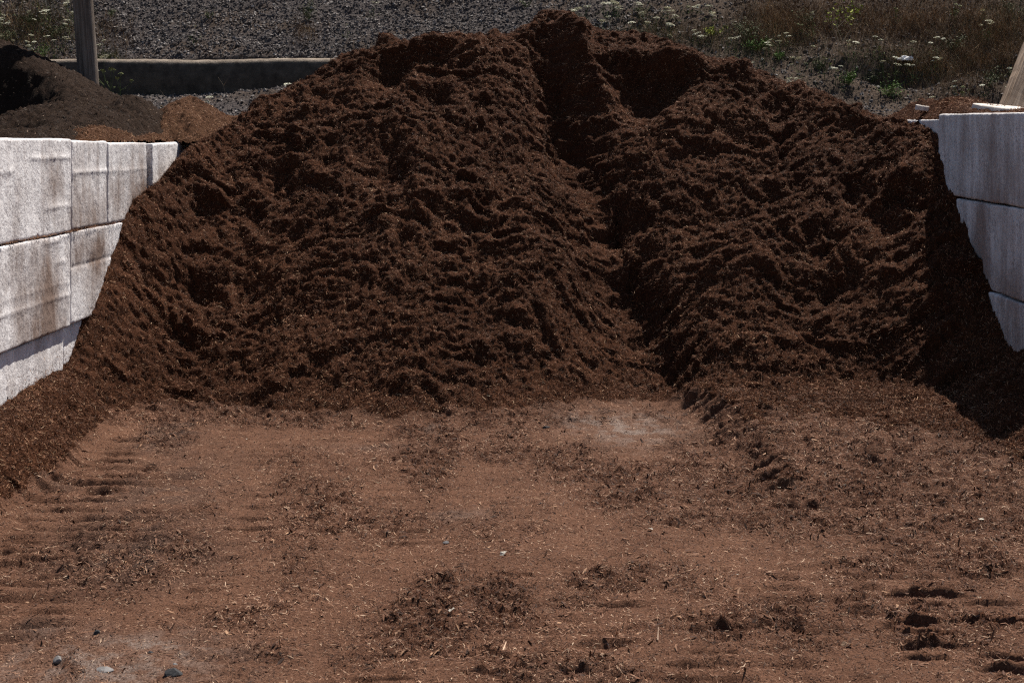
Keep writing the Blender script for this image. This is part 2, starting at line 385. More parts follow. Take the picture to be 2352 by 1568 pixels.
lug_row((1700, 1420), (1600, 1560), 6, .15, .02, .010, .01, .12)
lug_row((1980, 1230), (2080, 1330), 6, .16, .022, .010, .01)
lug_row((1760, 1090), (1860, 1170), 5, .10, .02, .012, .01, .3)
lug_row((900, 1010), (960, 1250), 12, .16, .02, .006, .0)

# displace along the normal of the big shape
dzx = np.gradient(macro, xs, axis=1); dzy = np.gradient(macro, ys, axis=0)
nl = np.sqrt(1 + dzx ** 2 + dzy ** 2)
wall_fade = sst(np.minimum(X + 3.25, 3.42 - X), -.05, .05)
PX = X - D * dzx / nl * .8; PY = Y - D * dzy / nl * .8; PZ = macro + D / nl * (1.0)
# blades drag the fine layer sideways a little so that clumps overhang
amt = np.clip(pile_amt + berm_amt * .7, 0, 1)
PX = PX + amt * .012 * pn(X * 30, Y * 30, 81); PY = PY - amt * (.016 * pn(X * 22, Y * 22, 82) + .03 * ridge2)
# keep the spill on the wall heads, drop the sheet out of the walls elsewhere
PX = np.clip(PX, -3.12, 3.30)
thick = sst(macro, .05, .07)
is_pile = (np.maximum(np.maximum(pile, np.maximum(bermL, bermR)), (ramp_h - .10) * 1.5) + .035 * fbm(X * 5, Y * 5, 3, 90)) > .065
fm = is_pile[:-1, :-1] & is_pile[1:, 1:] & is_pile[1:, :-1] & is_pile[:-1, 1:]
idx = np.arange(NXg * NYg).reshape(NYg, NXg)
Q = np.stack([idx[:-1, :-1], idx[:-1, 1:], idx[1:, 1:], idx[1:, :-1]], -1)
P = np.stack([PX, PY, PZ], -1)
def sub_mesh(name, mask, mat, parent=None, attrs=None):
    F = Q[mask]; u, inv = np.unique(F, return_inverse=True)
    a = {k: v.ravel()[u] for k, v in (attrs or {}).items()}
    return mesh_np(name, P.reshape(-1, 3)[u], inv.reshape(F.shape), mat, parent, True, a)

# the ground: the fine yard floor and, round it, the same sheet going on to the horizon
Fg = Q[~fm]; u, inv = np.unique(Fg, return_inverse=True)
Vg = P.reshape(-1, 3)[u]; Fg = inv.reshape(Fg.shape)
ring_x = [-600, -60, -12, -6.5, -3.29, 3.43, 6.5, 12, 60, 600]; ring_y = [-600, -60, -10, 3.21, 10, 15.5, 60, 600]
rv = np.array([(x, y, -.045) for y in ring_y for x in ring_x]); nx_ = len(ring_x)
rf = np.array([(j * nx_ + i, j * nx_ + i + 1, (j + 1) * nx_ + i + 1, (j + 1) * nx_ + i) for j in range(len(ring_y) - 1) for i in range(nx_ - 1)])
at_g = {k: np.concatenate([v.ravel()[u], np.zeros(len(rv))]) for k, v in (('loose', lf), ('grit', grit), ('sooty', sooty))}
ground = mesh_np('ground', np.vstack([Vg, rv]), np.vstack([Fg, rf + len(Vg)]), M_FLOOR, None, True, at_g)
tag(ground, kind='structure')

pile_o = sub_mesh('mulch_pile', fm, M_MULCH)
tag(pile_o, 'tall gullied pile of reddish brown shredded bark between the two block walls', 'mulch pile')

# ------------------------------------------------------------------ shreds of bark
def grid_points(count, weight):
    """random points of the surface where weight (cell centres) is high; returns position and normal"""
    wgt = weight.ravel(); cs = np.cumsum(wgt); k = np.searchsorted(cs, rng.random(count) * cs[-1])
    j, i = np.divmod(k, NXg - 1)
    u = rng.random(count)[:, None]; v = rng.random(count)[:, None]
    a = P[j, i]; b_ = P[j, i + 1]; c_ = P[j + 1, i]; d_ = P[j + 1, i + 1]
    p = (a * (1 - u) + b_ * u) * (1 - v) + (c_ * (1 - u) + d_ * u) * v
    nn = np.cross(b_ - a, c_ - a); nn /= np.linalg.norm(nn, axis=1)[:, None] + 1e-12
    return p, nn

def shreds(name, p, nn, lmin, lmax, wmin, wmax, tilt, mat, parent=None, lift=.002, power=2.0, flat_dir=None):
    N = len(p)
    L = lmin + (lmax - lmin) * rng.random(N) ** power
    W = wmin + (wmax - wmin) * rng.random(N) ** 1.5
    r = rng.normal(size=(N, 3)); t = r - (r * nn).sum(1)[:, None] * nn
    t /= np.linalg.norm(t, axis=1)[:, None] + 1e-9
    ti = rng.normal(0, tilt, N)[:, None]
    t = t * np.cos(ti) + nn * np.sin(ti)
    roll = rng.normal(0, tilt * 1.3, N)[:, None]
    bt = np.cross(t, nn); bt /= np.linalg.norm(bt, axis=1)[:, None] + 1e-9
    n2 = np.cross(bt, t)
    bt = bt * np.cos(roll) + n2 * np.sin(roll); n2 = np.cross(bt, t)
    L = L[:, None]; W = W[:, None]
    c0 = p + nn * (lift + np.abs(np.sin(ti)) * L * .35)
    bend = n2 * L * rng.normal(0, .10, N)[:, None] + bt * L * rng.normal(0, .08, N)[:, None]
    w0 = W * rng.uniform(.2, .9, (N, 1)); w2 = W * rng.uniform(.1, .7, (N, 1))
    a = c0 - t * L * .5; m_ = c0 + bend; e = c0 + t * L * .5
    V = np.stack([a - bt * w0 * .5, a + bt * w0 * .5, m_ - bt * W * .5, m_ + bt * W * .5, e - bt * w2 * .5, e + bt * w2 * .5], 1).reshape(-1, 3)
    base = (np.arange(N) * 6)[:, None]
    F = np.concatenate([base + np.array([[0, 1, 3, 2]]), base + np.array([[2, 3, 5, 4]])], 0)
    return mesh_np(name, V, F, mat, parent, False)

cellY = .5 * (Y[:-1, :-1] + Y[1:, 1:]); cellX = .5 * (X[:-1, :-1] + X[1:, 1:]); area = np.gradient(ys)[:-1, None] * np.ones((1, NXg - 1))
seen = (np.abs(cellX + .1) < cellY * .37 + .15)
wp = area * fm * seen * (cellY < 14.6) * (1 / cellY) * (macro[:-1, :-1] > .05)
p, nn = grid_points(560000, wp)
o = shreds('bark_shreds', p, nn, .008, .040, .0012, .0040, .50, M_SHRED, pile_o, .003); tag(o, kind='stuff')
wf = area * (~fm) * seen * (cellY > 4.5) * (.38 + 1.0 * lf[:-1, :-1]) * (1 - .55 * grit[:-1, :-1]) / cellY ** .8
p, nn = grid_points(360000, wf)
o = shreds('bark_litter', p, nn, .004, .034, .0010, .0040, .24, M_LITTER, None, .0012, 2.8)
p2, nn2 = grid_points(9000, wf * (.3 + lf[:-1, :-1]))
q2 = shreds('coarse_chips', p2, nn2, .014, .050, .004, .011, .30, M_CHIP, None, .003, 1.8); tag(q2, 'coarse brown bark chips scattered among the fine litter', 'bark chips', kind='stuff')
tag(o, 'fine pale and brown bark slivers strewn over the trodden yard floor', 'bark litter', kind='stuff')

# ------------------------------------------------------------------ concrete blocks
def block(name, x0, x1, y0, y1, z0, z1, mat, label, cat='concrete block', group=None, seed=0, yaw=0, roll=0, res=.022, steps=(), stains=(), rough=1.0, chip=1.0):
    """a cast block with worn edges; steps = small form-board ledges (height above z0, along y from, to, depth)"""
    hx, hy, hz = (x1 - x0) / 2, (y1 - y0) / 2, (z1 - z0) / 2
    def axis(h): return np.linspace(-h, h, max(3, int(round(2 * h / res)) + 1))
    A = (axis(hx), axis(hy), axis(hz)); Vs = []; Fs = []; off = 0
    for ax in range(3):
        o1, o2 = [k for k in range(3) if k != ax]
        for sg in (-1, 1):
            U, W_ = np.meshgrid(A[o1], A[o2]); G = np.zeros(U.shape + (3,)); G[..., o1] = U; G[..., o2] = W_; G[..., ax] = sg * (hx, hy, hz)[ax]
            n2, n1 = U.shape; id_ = np.arange(n1 * n2).reshape(n2, n1) + off
            f = np.stack([id_[:-1, :-1], id_[:-1, 1:], id_[1:, 1:], id_[1:, :-1]], -1).reshape(-1, 4)
            if (sg > 0) == (ax == 1): f = f[:, ::-1]
            Vs.append(G.reshape(-1, 3)); Fs.append(f); off += n1 * n2
    V = np.vstack(Vs); F = np.vstack(Fs)
    key = np.round(V * 20000).astype(np.int64); _, ui, inv = np.unique(key, axis=0, return_index=True, return_inverse=True)
    V = V[ui]; F = inv.ravel()[F]
    H = np.array([hx, hy, hz])
    e1 = fbm(V[:, 1] * 5 + V[:, 0] * 3, V[:, 2] * 5 + V[:, 0] * 3, 4, seed)
    r = (.010 + .010 * np.clip(e1, 0, 1) ** 2 * chip + .018 * chip * sst(fbm(V[:, 1] * 14 + V[:, 0] * 9, V[:, 2] * 14 + V[:, 0] * 7, 2, seed + 5), .45, .9))[:, None]
    q = np.clip(V, -H + r, H - r); d = V - q; ln = np.linalg.norm(d, axis=1)[:, None] + 1e-9
    nrm = d / ln; V2 = q + nrm * r
    face = (np.abs(nrm[:, 0]) > .7)
    dd = (.0045 * fbm(V[:, 1] * 2.2 + V[:, 0], V[:, 2] * 2.2 + V[:, 0], 4, seed + 9) + .0018 * fbm(V[:, 1] * 22, V[:, 2] * 22 + V[:, 0] * 20, 3, seed + 12)) * rough
    for (h, ya, yb, dp) in steps:
        line = -hz + h + .006 * pn(V[:, 1] * 4, V[:, 1] * 0, seed + 3) + .003 * pn(V[:, 1] * 17, V[:, 1] * 0, seed + 4)
        inside = sst(V[:, 1], -hy + ya - .05, -hy + ya + .05) * (1 - sst(V[:, 1], -hy + yb - .05, -hy + yb + .05))
        dd = dd + face * inside * dp * np.exp(-np.abs(V[:, 2] - line - .010) / .016)
    V2 = V2 + nrm * dd[:, None]
    st = np.zeros(len(V))
    for (yy, zz, ry, rz, a) in stains:
        st += a * np.exp(-((V[:, 1] + hy - yy) / ry) ** 2 - ((V[:, 2] + hz - zz) / rz) ** 2)
    o = mesh_np(name, V2, F, mat, None, True, {'stain': st})
    o.location = ((x0 + x1) / 2, (y0 + y1) / 2, (z0 + z1) / 2); o.rotation_euler = (roll, 0, yaw)
    o['label'] = label; o['category'] = cat
    if group: o['group'] = group
    return o
GL = 'white blocks of the left wall'; GR = 'grey shaded blocks of the right wall'
XL, XR = -3.0, 3.15
fine = .011
block('concrete_block', XL - .61, XL, 7.66, 9.472, 1.252, 1.852, M_WHITE, 'white painted block at the left picture edge, top course of the left wall', group=GL, seed=11, roll=-.0095, res=fine,
      steps=[(.47, 1.05, 1.9, .007), (.40, .2, .75, .005), (.16, 1.3, 1.9, .006)], stains=[(1.52, .30, .17, .16, .26), (1.60, .05, .2, .1, .12)])
block('concrete_block', XL - .61, XL - .003, 9.488, 10.272, 1.248, 1.828, M_WHITE, 'shorter white painted block just right of the first joint, top course of the left wall', group=GL, seed=23, roll=-.012, res=fine,
      steps=[(.36, .0, .9, .008)], stains=[(.15, .0, .5, .30, .14), (.6, .10, .3, .22, .14)])
block('concrete_block', XL - .61, XL, 10.284, 11.32, 1.236, 1.808, M_WHITE, 'white painted block before the dark gap, top course of the left wall', group=GL, seed=37, roll=-.008, res=fine,
      steps=[(.36, .0, 1.2, .005)], stains=[(.55, .0, .5, .40, .20), (.9, .2, .2, .4, .12)])
block('concrete_block', XL - .57, XL + .030, 11.375, 13.75, 1.20, 1.80, M_WHITE, 'white block beyond the dark gap, half covered by the mulch pile, left wall', group=GL, seed=41, roll=.004, res=fine,
      steps=[], stains=[(.2, .1, .5, .35, .14)])
block('concrete_block', XL - .61, XL + .004, 7.60, 9.440, .640, 1.240, M_WHITE, 'stained white block in the middle course at the left picture edge, left wall', group=GL, seed=53, roll=-.008, res=fine,
      steps=[(.20, .2, 2, .006), (.28, .2, 2, .003), (.56, 1.3, 1.65, .007), (.42, 1.55, 1.75, .006)], stains=[(1.25, .35, .36, .34, .22), (1.55, .2, .2, .3, .12), (1.2, .0, .9, .16, .12)])
block('concrete_block', XL - .61, XL - .002, 9.470, 11.29, .630, 1.230, M_WHITE, 'white cracked block in the middle course, cut off by the mulch slope', group=GL, seed=67, roll=-.010, res=fine,
      steps=[(.36, .0, 1.3, -.008)], stains=[(.25, .45, .3, .12, .20), (.2, .20, .5, .2, .10), (.7, .4, .2, .2, .16)])
block('concrete_block', XL - .66, XL - .030, 7.55, 9.400, .015, .625, M_WHITE, 'recessed white block in the bottom course, half sunk in the mulch berm, left wall', group=GL, seed=71, roll=0, res=fine,
      steps=[], stains=[(1.0, .15, 1.0, .12, .14)])
block('concrete_block', XL - .66, XL - .045, 9.445, 11.26, .015, .62, M_WHITE, 'bottom course block showing only a small triangle above the mulch, left wall', group=GL, seed=83, res=.03, stains=[])
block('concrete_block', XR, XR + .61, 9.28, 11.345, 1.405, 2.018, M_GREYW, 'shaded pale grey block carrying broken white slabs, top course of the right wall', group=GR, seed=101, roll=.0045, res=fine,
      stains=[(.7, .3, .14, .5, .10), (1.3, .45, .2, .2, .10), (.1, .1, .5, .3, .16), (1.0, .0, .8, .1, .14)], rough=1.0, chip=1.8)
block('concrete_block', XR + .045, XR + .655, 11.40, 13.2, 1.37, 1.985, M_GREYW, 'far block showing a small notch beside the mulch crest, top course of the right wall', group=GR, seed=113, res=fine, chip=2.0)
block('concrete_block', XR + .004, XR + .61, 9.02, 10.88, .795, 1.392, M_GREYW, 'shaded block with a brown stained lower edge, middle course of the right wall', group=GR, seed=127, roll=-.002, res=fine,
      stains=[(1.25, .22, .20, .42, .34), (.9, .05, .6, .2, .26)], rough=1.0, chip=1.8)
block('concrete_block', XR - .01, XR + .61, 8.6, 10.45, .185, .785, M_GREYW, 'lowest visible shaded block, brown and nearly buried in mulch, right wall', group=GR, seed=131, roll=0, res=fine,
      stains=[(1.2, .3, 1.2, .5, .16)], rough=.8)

# bark caught in the joints and stuck on the faces of the left wall
k = 2600; jy = rng.uniform(7.8, 10.9, k); jx = XL + rng.uniform(-.02, .014, k); jz = 1.247 - .0095 * (jy - 8.5) + np.abs(rng.normal(0, .006, k)); keep = rng.random(k) < .25 + .75 * sst(pn(jy * 3, jy * 0, 921), -.2, .4)
pj = np.stack([jx, jy, jz], 1)[keep]
yw = rng.uniform(8.3, 12.9, 1600); hw = np.interp(yw, [8.3, 9.48, 10.2, 10.86, 12.04, 13.05], [.32, .44, .83, 1.34, 1.55, 1.80]); zw = hw + np.abs(rng.normal(0, .07, 1600)); kk = zw < 1.8
pw = np.stack([np.full(1600, XL + .008), yw, zw], 1)[kk]
pp = np.vstack([pj, pw]); nw = np.tile(np.array([[1., 0, 0]]), (len(pp), 1)); nw[:len(pj)] = (0.3, 0, .95)
o = shreds('bark_debris', pp, nw, .008, .034, .0014, .004, .3, M_TSHRED, None, .002); tag(o, 'brown bark bits caught in the long joint and clinging to the left wall', 'bark debris', kind='stuff')

# ------------------------------------------------------------------ heightfield heaps in the bays behind the walls
def heap(name, xr, yr, res, hf, mat, label, cat, smat, nsh, lo=.008, hi=.04, parent_label=None, rough=1.0):
    x_ = np.arange(xr[0], xr[1] + res, res); y_ = np.arange(yr[0], yr[1] + res, res); x2, y2 = np.meshgrid(x_, y_)
    z = hf(x2, y2)
    z = z + rough * (.022 * (.5 - sab(pn(x2 * 5, y2 * 6, 202))) + .022 * (.5 - sab(pn(x2 * 12, y2 * 13, 203))) + .014 * pn(x2 * 24, y2 * 24, 204) + .008 * pn(x2 * 48, y2 * 48, 205))
    n1, n2 = len(x_), len(y_); id_ = np.arange(n1 * n2).reshape(n2, n1)
    F = np.stack([id_[:-1, :-1], id_[:-1, 1:], id_[1:, 1:], id_[1:, :-1]], -1).reshape(-1, 4)
    V = np.stack([x2, y2, z], -1).reshape(-1, 3)
    keep = np.isfinite(V[F][..., 2]).all(1); F = F[keep]; V[~np.isfinite(V)] = 0
    u, inv = np.unique(F, return_inverse=True)
    o = mesh_np(name, V[u], inv.reshape(F.shape), mat, None, True)
    tag(o, label, cat)
    tri = F[rng.integers(0, len(F), nsh)]; uu = rng.random(nsh)[:, None]; vv = rng.random(nsh)[:, None]
    a, b_, c_, d_ = (V[tri[:, k]] for k in range(4))
    p = (a * (1 - uu) + b_ * uu) * (1 - vv) + (d_ * (1 - uu) + c_ * uu) * vv
    nn = np.cross(b_ - a, d_ - a); nn /= np.linalg.norm(nn, axis=1)[:, None] + 1e-12
    q = shreds('bark_shreds', p, nn, lo, hi, .0016, .005, .4, smat, o); tag(q, kind='stuff')
    return o
def cone(x, y, cx, cy, zp, sx, sy=None, ang=0, soft=.12):
    sy = sy or sx; c_, s_ = math.cos(ang), math.sin(ang)
    u = ((x - cx) * c_ + (y - cy) * s_) * sx; v = (-(x - cx) * s_ + (y - cy) * c_) * sy
    return zp + soft - np.sqrt(u * u + v * v + soft * soft)

def h_compost(x, y):
    z = 1.86 + .05 * pn(x * 1.2, y * .8, 301) + 0 * x
    z = z - .10 * sst(y, 9.5, 8.0)
    z = smax(z, cone(x, y, -3.72, 11.6, 2.10, .45, .28, .15), .06)
    z = smax(z, cone(x, y, -3.46, 12.55, 2.17, .8, .55), .05)
    b = cone(x, y, -5.25, 13.5, 2.76, .60, .60, 0, .30)
    sc = 1.05 * np.exp(-(((x + 4.78) / .62) ** 2 + ((y - 12.55) / .55) ** 2) ** 2)
    z = smax(z, b, .08) - .62 * sc
    z = z - .16 * np.exp(-((x + 3.78) / .14) ** 2 - ((y - 12.25) / .3) ** 2) - .10 * np.exp(-((x + 3.80) / .22) ** 2 - ((y - 10.7) / .22) ** 2)
    z = np.maximum(z, 1.80)
    z = np.minimum(z, 1.6 * (y - 7.0))
    z = np.minimum(z, 1.785 + 1.1 * np.maximum(0, -3.04 + .02 * pn(y * 4, y * 0, 310) - x))
    return np.where(x > -3.03, np.nan, z)
heap('compost_heap', (-9.0, -3.0), (6.9, 14.6), .022, h_compost, M_COMPOST, 'nearly black compost heaped behind and over the top of the left white block wall', 'compost heap', M_CSHRED, 90000, rough=2.0, hi=.045)

def h_tan(x, y):
    z = cone(x, y, -3.12, 13.25, 2.19, .85, .42, 0, .12)
    z = smax(z, cone(x, y, -2.98, 12.7, 2.05, .9, .6, 0, .08), .04)
    z = smax(z, cone(x, y, -2.72, 13.5, 2.02, .6, .42, 0, .1), .05)
    z = z + .03 * pn(x * 6, y * 4, 320) - .03 * sab(pn(x * 9, y * 3.5, 321))
    wall_ = (x > -3.0) & (y < 13.12)
    z = np.where((y < 13.12) & (x < -2.99), np.minimum(z, 1.785 + 1.3 * np.maximum(0, -3.0 - x) + .9 * np.maximum(0, y - 12.2)), z)
    return np.where(z < 1.2, np.nan, np.where(wall_ & (z < 1.79), np.nan, z))
heap('bark_heap', (-3.75, -2.0), (11.6, 14.3), .014, h_tan, M_TAN, 'small orange brown bark heap at the far end of the left white block wall', 'bark heap', M_TSHRED, 16000)
def h_spill(x, y):
    z = cone(x, y, -3.12, 10.55, 1.915, .42, .16, 0, .05) + .02 * pn(x * 12, y * 9, 331)
    z = smax(z, cone(x, y, -3.05, 11.9, 1.86, .3, .12, 0, .05), .03)
    z = np.minimum(z, 1.79 + 1.3 * np.maximum(0, -3.02 - x))
    return np.where((z < 1.792) | (x > -3.01), np.nan, z)
    return np.where((z < 1.80) | (x > -3.015), np.nan, z)
heap('bark_spill', (-3.5, -3.01), (9.7, 12.6), .012, h_spill, M_TAN, 'thin patch of orange bark lying on the left wall top over the seam', 'bark spill', M_TSHRED, 7000)

def h_rspill(x, y):
    z = cone(x, y, 3.34, 11.75, 2.14, .40, .20, 0, .08)
    z = smax(z, cone(x, y, 3.40, 11.0, 2.075, .35, .16, 0, .06), .04)
    z = smax(z, cone(x, y, 3.25, 12.6, 2.18, .45, .3, 0, .06), .05)
    z = smax(z, cone(x, y, 3.62, 10.2, 2.055, .30, .09, 0, .04), .03) + .016 * pn(x * 9, y * 7, 341)
    z = np.where(y < 11.37, np.minimum(z, 2.0 + 1.4 * np.maximum(0, x - 3.165)), np.minimum(z, 1.965 + 1.2 * np.maximum(0, x - 3.20)))
    bad = ((y < 11.37) & ((z < 2.002) | (x < 3.165))) | ((y >= 11.37) & ((z < 1.968) | (x < 3.20)))
    return np.where(bad, np.nan, z)
heap('bark_spill', (3.05, 3.80), (9.8, 13.4), .013, h_rspill, M_MULCH, 'brown bark spilled over the top of the right wall beside the white slabs', 'bark spill', M_TSHRED, 12000)
def h_fill(x, y):
    z = 1.93 + .05 * pn(x * 1.4, y * 1.2, 351) + .08 * sst(y, 12, 15)
    return np.minimum(z, 1.2 * (y - 8.0) + .3)
heap('bark_heap', (3.77, 9.0), (8.0, 14.6), .04, h_fill, M_MULCH, 'low brown bark fill in the bay behind the right block wall', 'bark heap', M_TSHRED, 6000)

# ------------------------------------------------------------------ the bank behind
M_BANK, n, l, b = new_mat('cinder bank', .95, .1)
g = n.new('ShaderNodeNewGeometry')
a = noise(n, l, 38, 7, .72, g.outputs['Position']); r = ramp(n, [(.3, (.030, .024, .024)), (.5, (.070, .058, .056)), (.72, (.13, .112, .105))]); l.new(a.outputs[0], r.inputs[0])
r_ = ramp(n, [(.3, (.022, .014, .010)), (.5, (.066, .045, .033)), (.74, (.14, .10, .072))]); l.new(a.outputs[0], r_.inputs[0])
at_ = n.new('ShaderNodeAttribute'); at_.attribute_name = 'soil'
l.new(mixc(n, l, at_.outputs['Fac'], r.outputs[0], r_.outputs[0]), b.inputs['Base Color'])
h = noise(n, l, 30, 6, .7, g.outputs['Position']); bump(n, l, b, h.outputs[0], 1.0, .04)

def bank_z(x, y, rough=True):
    t = sst(x, .3, 2.4)
    y0 = 18.25 * (1 - t) + 16.9 * t + .25 * pn(x * .35, x * 0, 401)
    low = 1.95 + .13 * np.clip(y - 15, 0, 5)
    low = np.where(y < 15, 1.95, low)
    foot = (2.78 * (1 - t) + 2.16 * t)
    hi = foot + .60 * (y - y0)
    hi = np.where(y < y0, -9, hi)
    hi = smin(hi, 9 + .02 * y, .5)
    z = np.maximum(low, hi)
    if rough:
        z = z + .05 * fbm(x * .9, y * .9, 3, 402) + .03 * fbm(x * 4, y * 4, 3, 405)
        # small slumps on the right
        for (px, py, yy, rr, dd) in [(2050, 150, 17.6, .55, -.20), (1950, 120, 17.8, .4, .07), (2330, 150, 17.7, .5, -.16), (2290, 210, 17.0, .3, -.1), (2050, 118, 17.9, .6, .09)]:
            cx = (px - 1225) * yy / FPX
            z = z + dd * np.exp(-((x - cx) / rr) ** 2 - ((y - yy) / (rr * .4)) ** 2)
        dz = .20 * np.exp(-((x + 2.6) / 1.1) ** 2 - ((y - 16.7) / .5) ** 2)
        z = z + dz * 1.2
    return z
def grid_obj(name, x_, y_, zf, mat, attr):
    x2, y2 = np.meshgrid(x_, y_); z = zf(x2, y2); n1, n2 = len(x_), len(y_); id_ = np.arange(n1 * n2).reshape(n2, n1)
    F = np.stack([id_[:-1, :-1], id_[:-1, 1:], id_[1:, 1:], id_[1:, :-1]], -1).reshape(-1, 4)
    return mesh_np(name, np.stack([x2, y2, z], -1).reshape(-1, 3), F, mat, None, True, {attr: np.clip(sst(x2.ravel() + .6 * pn(x2.ravel(), y2.ravel(), 7), 0.3, 2.2) + .8 * sst(fbm(x2.ravel() * .9, y2.ravel() * 1.6, 4, 8), 0, .6), 0, 1)})
bx_ = np.concatenate([np.linspace(-40, -9.2, 20), np.arange(-9, 9, .033), np.linspace(9.2, 40, 20)])
by_ = np.concatenate([np.arange(14.3, 21.5, .033), np.linspace(21.8, 60, 30)])
bank = grid_obj('hillside', bx_, by_, bank_z, M_BANK, 'soil'); tag(bank, kind='structure')

# angular cinders on the bank: one mass
M_STONE, n, l, b = new_mat('cinder stones', .9, .15)
g = n.new('ShaderNodeNewGeometry'); r = ramp(n, [(0, (.035, .028, .028)), (.45, (.095, .080, .076)), (.85, (.17, .15, .14)), (1, (.34, .31, .29))]); l.new(g.outputs['Random Per Island'], r.inputs[0]); l.new(r.outputs[0], b.inputs['Base Color'])
def stones(name, N, x0, x1, y0, y1, s0, s1, label, dens=None):
    x = rng.uniform(x0, x1, N); y = rng.uniform(y0, y1, N)
    if dens is not None:
        k = rng.random(N) < dens(x, y); x, y = x[k], y[k]; N = len(x)
    z = bank_z(x, y); s = s0 + (s1 - s0) * rng.random(N) ** 2
    oc = np.array([[1, 0, 0], [0, 1, 0], [-1, 0, 0], [0, -1, 0], [.1, 0, .8], [0, .1, -.8]], float)
    V = oc[None] * (1 + rng.normal(0, .28, (N, 6, 3))) + rng.normal(0, .15, (N, 6, 3)); V *= (s[:, None, None] * rng.uniform(.6, 1.15, (N, 1, 3)))
    a_ = rng.uniform(0, 6.28, N); ca, sa = np.cos(a_)[:, None], np.sin(a_)[:, None]
    tl = rng.normal(0, .5, N); ct, st = np.cos(tl)[:, None], np.sin(tl)[:, None]
    vx = V[..., 0] * ca - V[..., 1] * sa; vy = V[..., 0] * sa + V[..., 1] * ca; vz = V[..., 2]
    vy, vz = vy * ct - vz * st, vy * st + vz * ct
    V = np.stack([vx + x[:, None], vy + y[:, None], vz + z[:, None] + s[:, None] * .25], -1).reshape(-1, 3)
    f = np.array([[0, 1, 4], [1, 2, 4], [2, 3, 4], [3, 0, 4], [1, 0, 5], [2, 1, 5], [3, 2, 5], [0, 3, 5]])
    F = (np.arange(N) * 6)[:, None, None] + f[None]
    o = mesh_np(name, V, F.reshape(-1, 3), M_STONE, None, False); tag(o, label, 'gravel', kind='stuff'); return o
def sdens(x, y):
    t = sst(x, .2, 2.5); return (1 - .74 * t) * np.where((y < 18.2) & (x < .5), .35, 1.0)
stones('bank_gravel', 190000, -8.6, 8.2, 15.2, 21.2, .006, .026, 'loose dark angular cinders covering the bank behind the bays', sdens)

# ------------------------------------------------------------------ long kerb beam at the foot of the bank
M_BEAM, n, l, b = new_mat('weathered kerb concrete with painted light', .9, .1)
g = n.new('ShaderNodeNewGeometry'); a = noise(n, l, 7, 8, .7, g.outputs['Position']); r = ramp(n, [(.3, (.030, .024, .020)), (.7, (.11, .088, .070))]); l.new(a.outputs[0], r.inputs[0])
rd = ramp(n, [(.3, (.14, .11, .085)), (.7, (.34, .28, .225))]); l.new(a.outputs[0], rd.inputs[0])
sx_ = n.new('ShaderNodeSeparateXYZ'); l.new(g.outputs['Normal'], sx_.inputs[0]); rn = ramp(n, [(.45, (0, 0, 0)), (.8, (1, 1, 1))]); l.new(sx_.outputs[2], rn.inputs[0])  # sun on the top and shade on the front are put into the colour
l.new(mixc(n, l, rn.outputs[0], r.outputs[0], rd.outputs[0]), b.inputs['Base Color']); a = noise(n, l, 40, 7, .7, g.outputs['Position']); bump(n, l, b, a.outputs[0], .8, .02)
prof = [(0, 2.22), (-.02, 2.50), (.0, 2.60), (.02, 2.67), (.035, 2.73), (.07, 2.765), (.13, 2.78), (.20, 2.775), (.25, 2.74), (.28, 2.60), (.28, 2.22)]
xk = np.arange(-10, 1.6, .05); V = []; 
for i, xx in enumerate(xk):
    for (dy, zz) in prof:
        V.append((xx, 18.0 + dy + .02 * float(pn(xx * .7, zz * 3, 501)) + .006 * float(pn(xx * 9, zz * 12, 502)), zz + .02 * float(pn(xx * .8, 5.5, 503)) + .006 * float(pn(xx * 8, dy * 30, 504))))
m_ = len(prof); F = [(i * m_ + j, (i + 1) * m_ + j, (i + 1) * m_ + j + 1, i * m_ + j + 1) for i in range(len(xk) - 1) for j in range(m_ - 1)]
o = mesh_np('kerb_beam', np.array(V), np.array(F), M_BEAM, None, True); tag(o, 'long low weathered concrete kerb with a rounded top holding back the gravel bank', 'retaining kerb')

# ------------------------------------------------------------------ wooden pole and leaning timber
def mat_wood(name, c0, c1, sc=(40, 40, 1.4)):
    m, n, l, b = new_mat(name, .85, .15); tc = n.new('ShaderNodeTexCoord'); mp = n.new('ShaderNodeMapping'); mp.inputs['Scale'].default_value = sc; l.new(tc.outputs['Object'], mp.inputs['Vector'])
    a = noise(n, l, 1.0, 8, .7, mp.outputs[0]); a.inputs['Distortion'].default_value = .6
    r = ramp(n, [(.3, tuple(.32 * v for v in c0)), (.48, c0), (.72, c1)]); l.new(a.outputs[0], r.inputs[0])
    k = noise(n, l, 3.5, 4, .6, tc.outputs['Object']); rk = ramp(n, [(.32, (.6, .56, .52)), (.6, (1, 1, 1))]); l.new(k.outputs[0], rk.inputs[0])
    l.new(mixc(n, l, .8, r.outputs[0], rk.outputs[0], 'MULTIPLY'), b.inputs['Base Color']); bump(n, l, b, a.outputs[0], 1.0, .012); return m
M_POLE = mat_wood('weathered grey pole wood', (.15, .12, .10), (.30, .255, .22))
M_TIMBER = mat_wood('pale rough timber', (.27, .19, .135), (.50, .39, .30), (26, 26, 1.3))
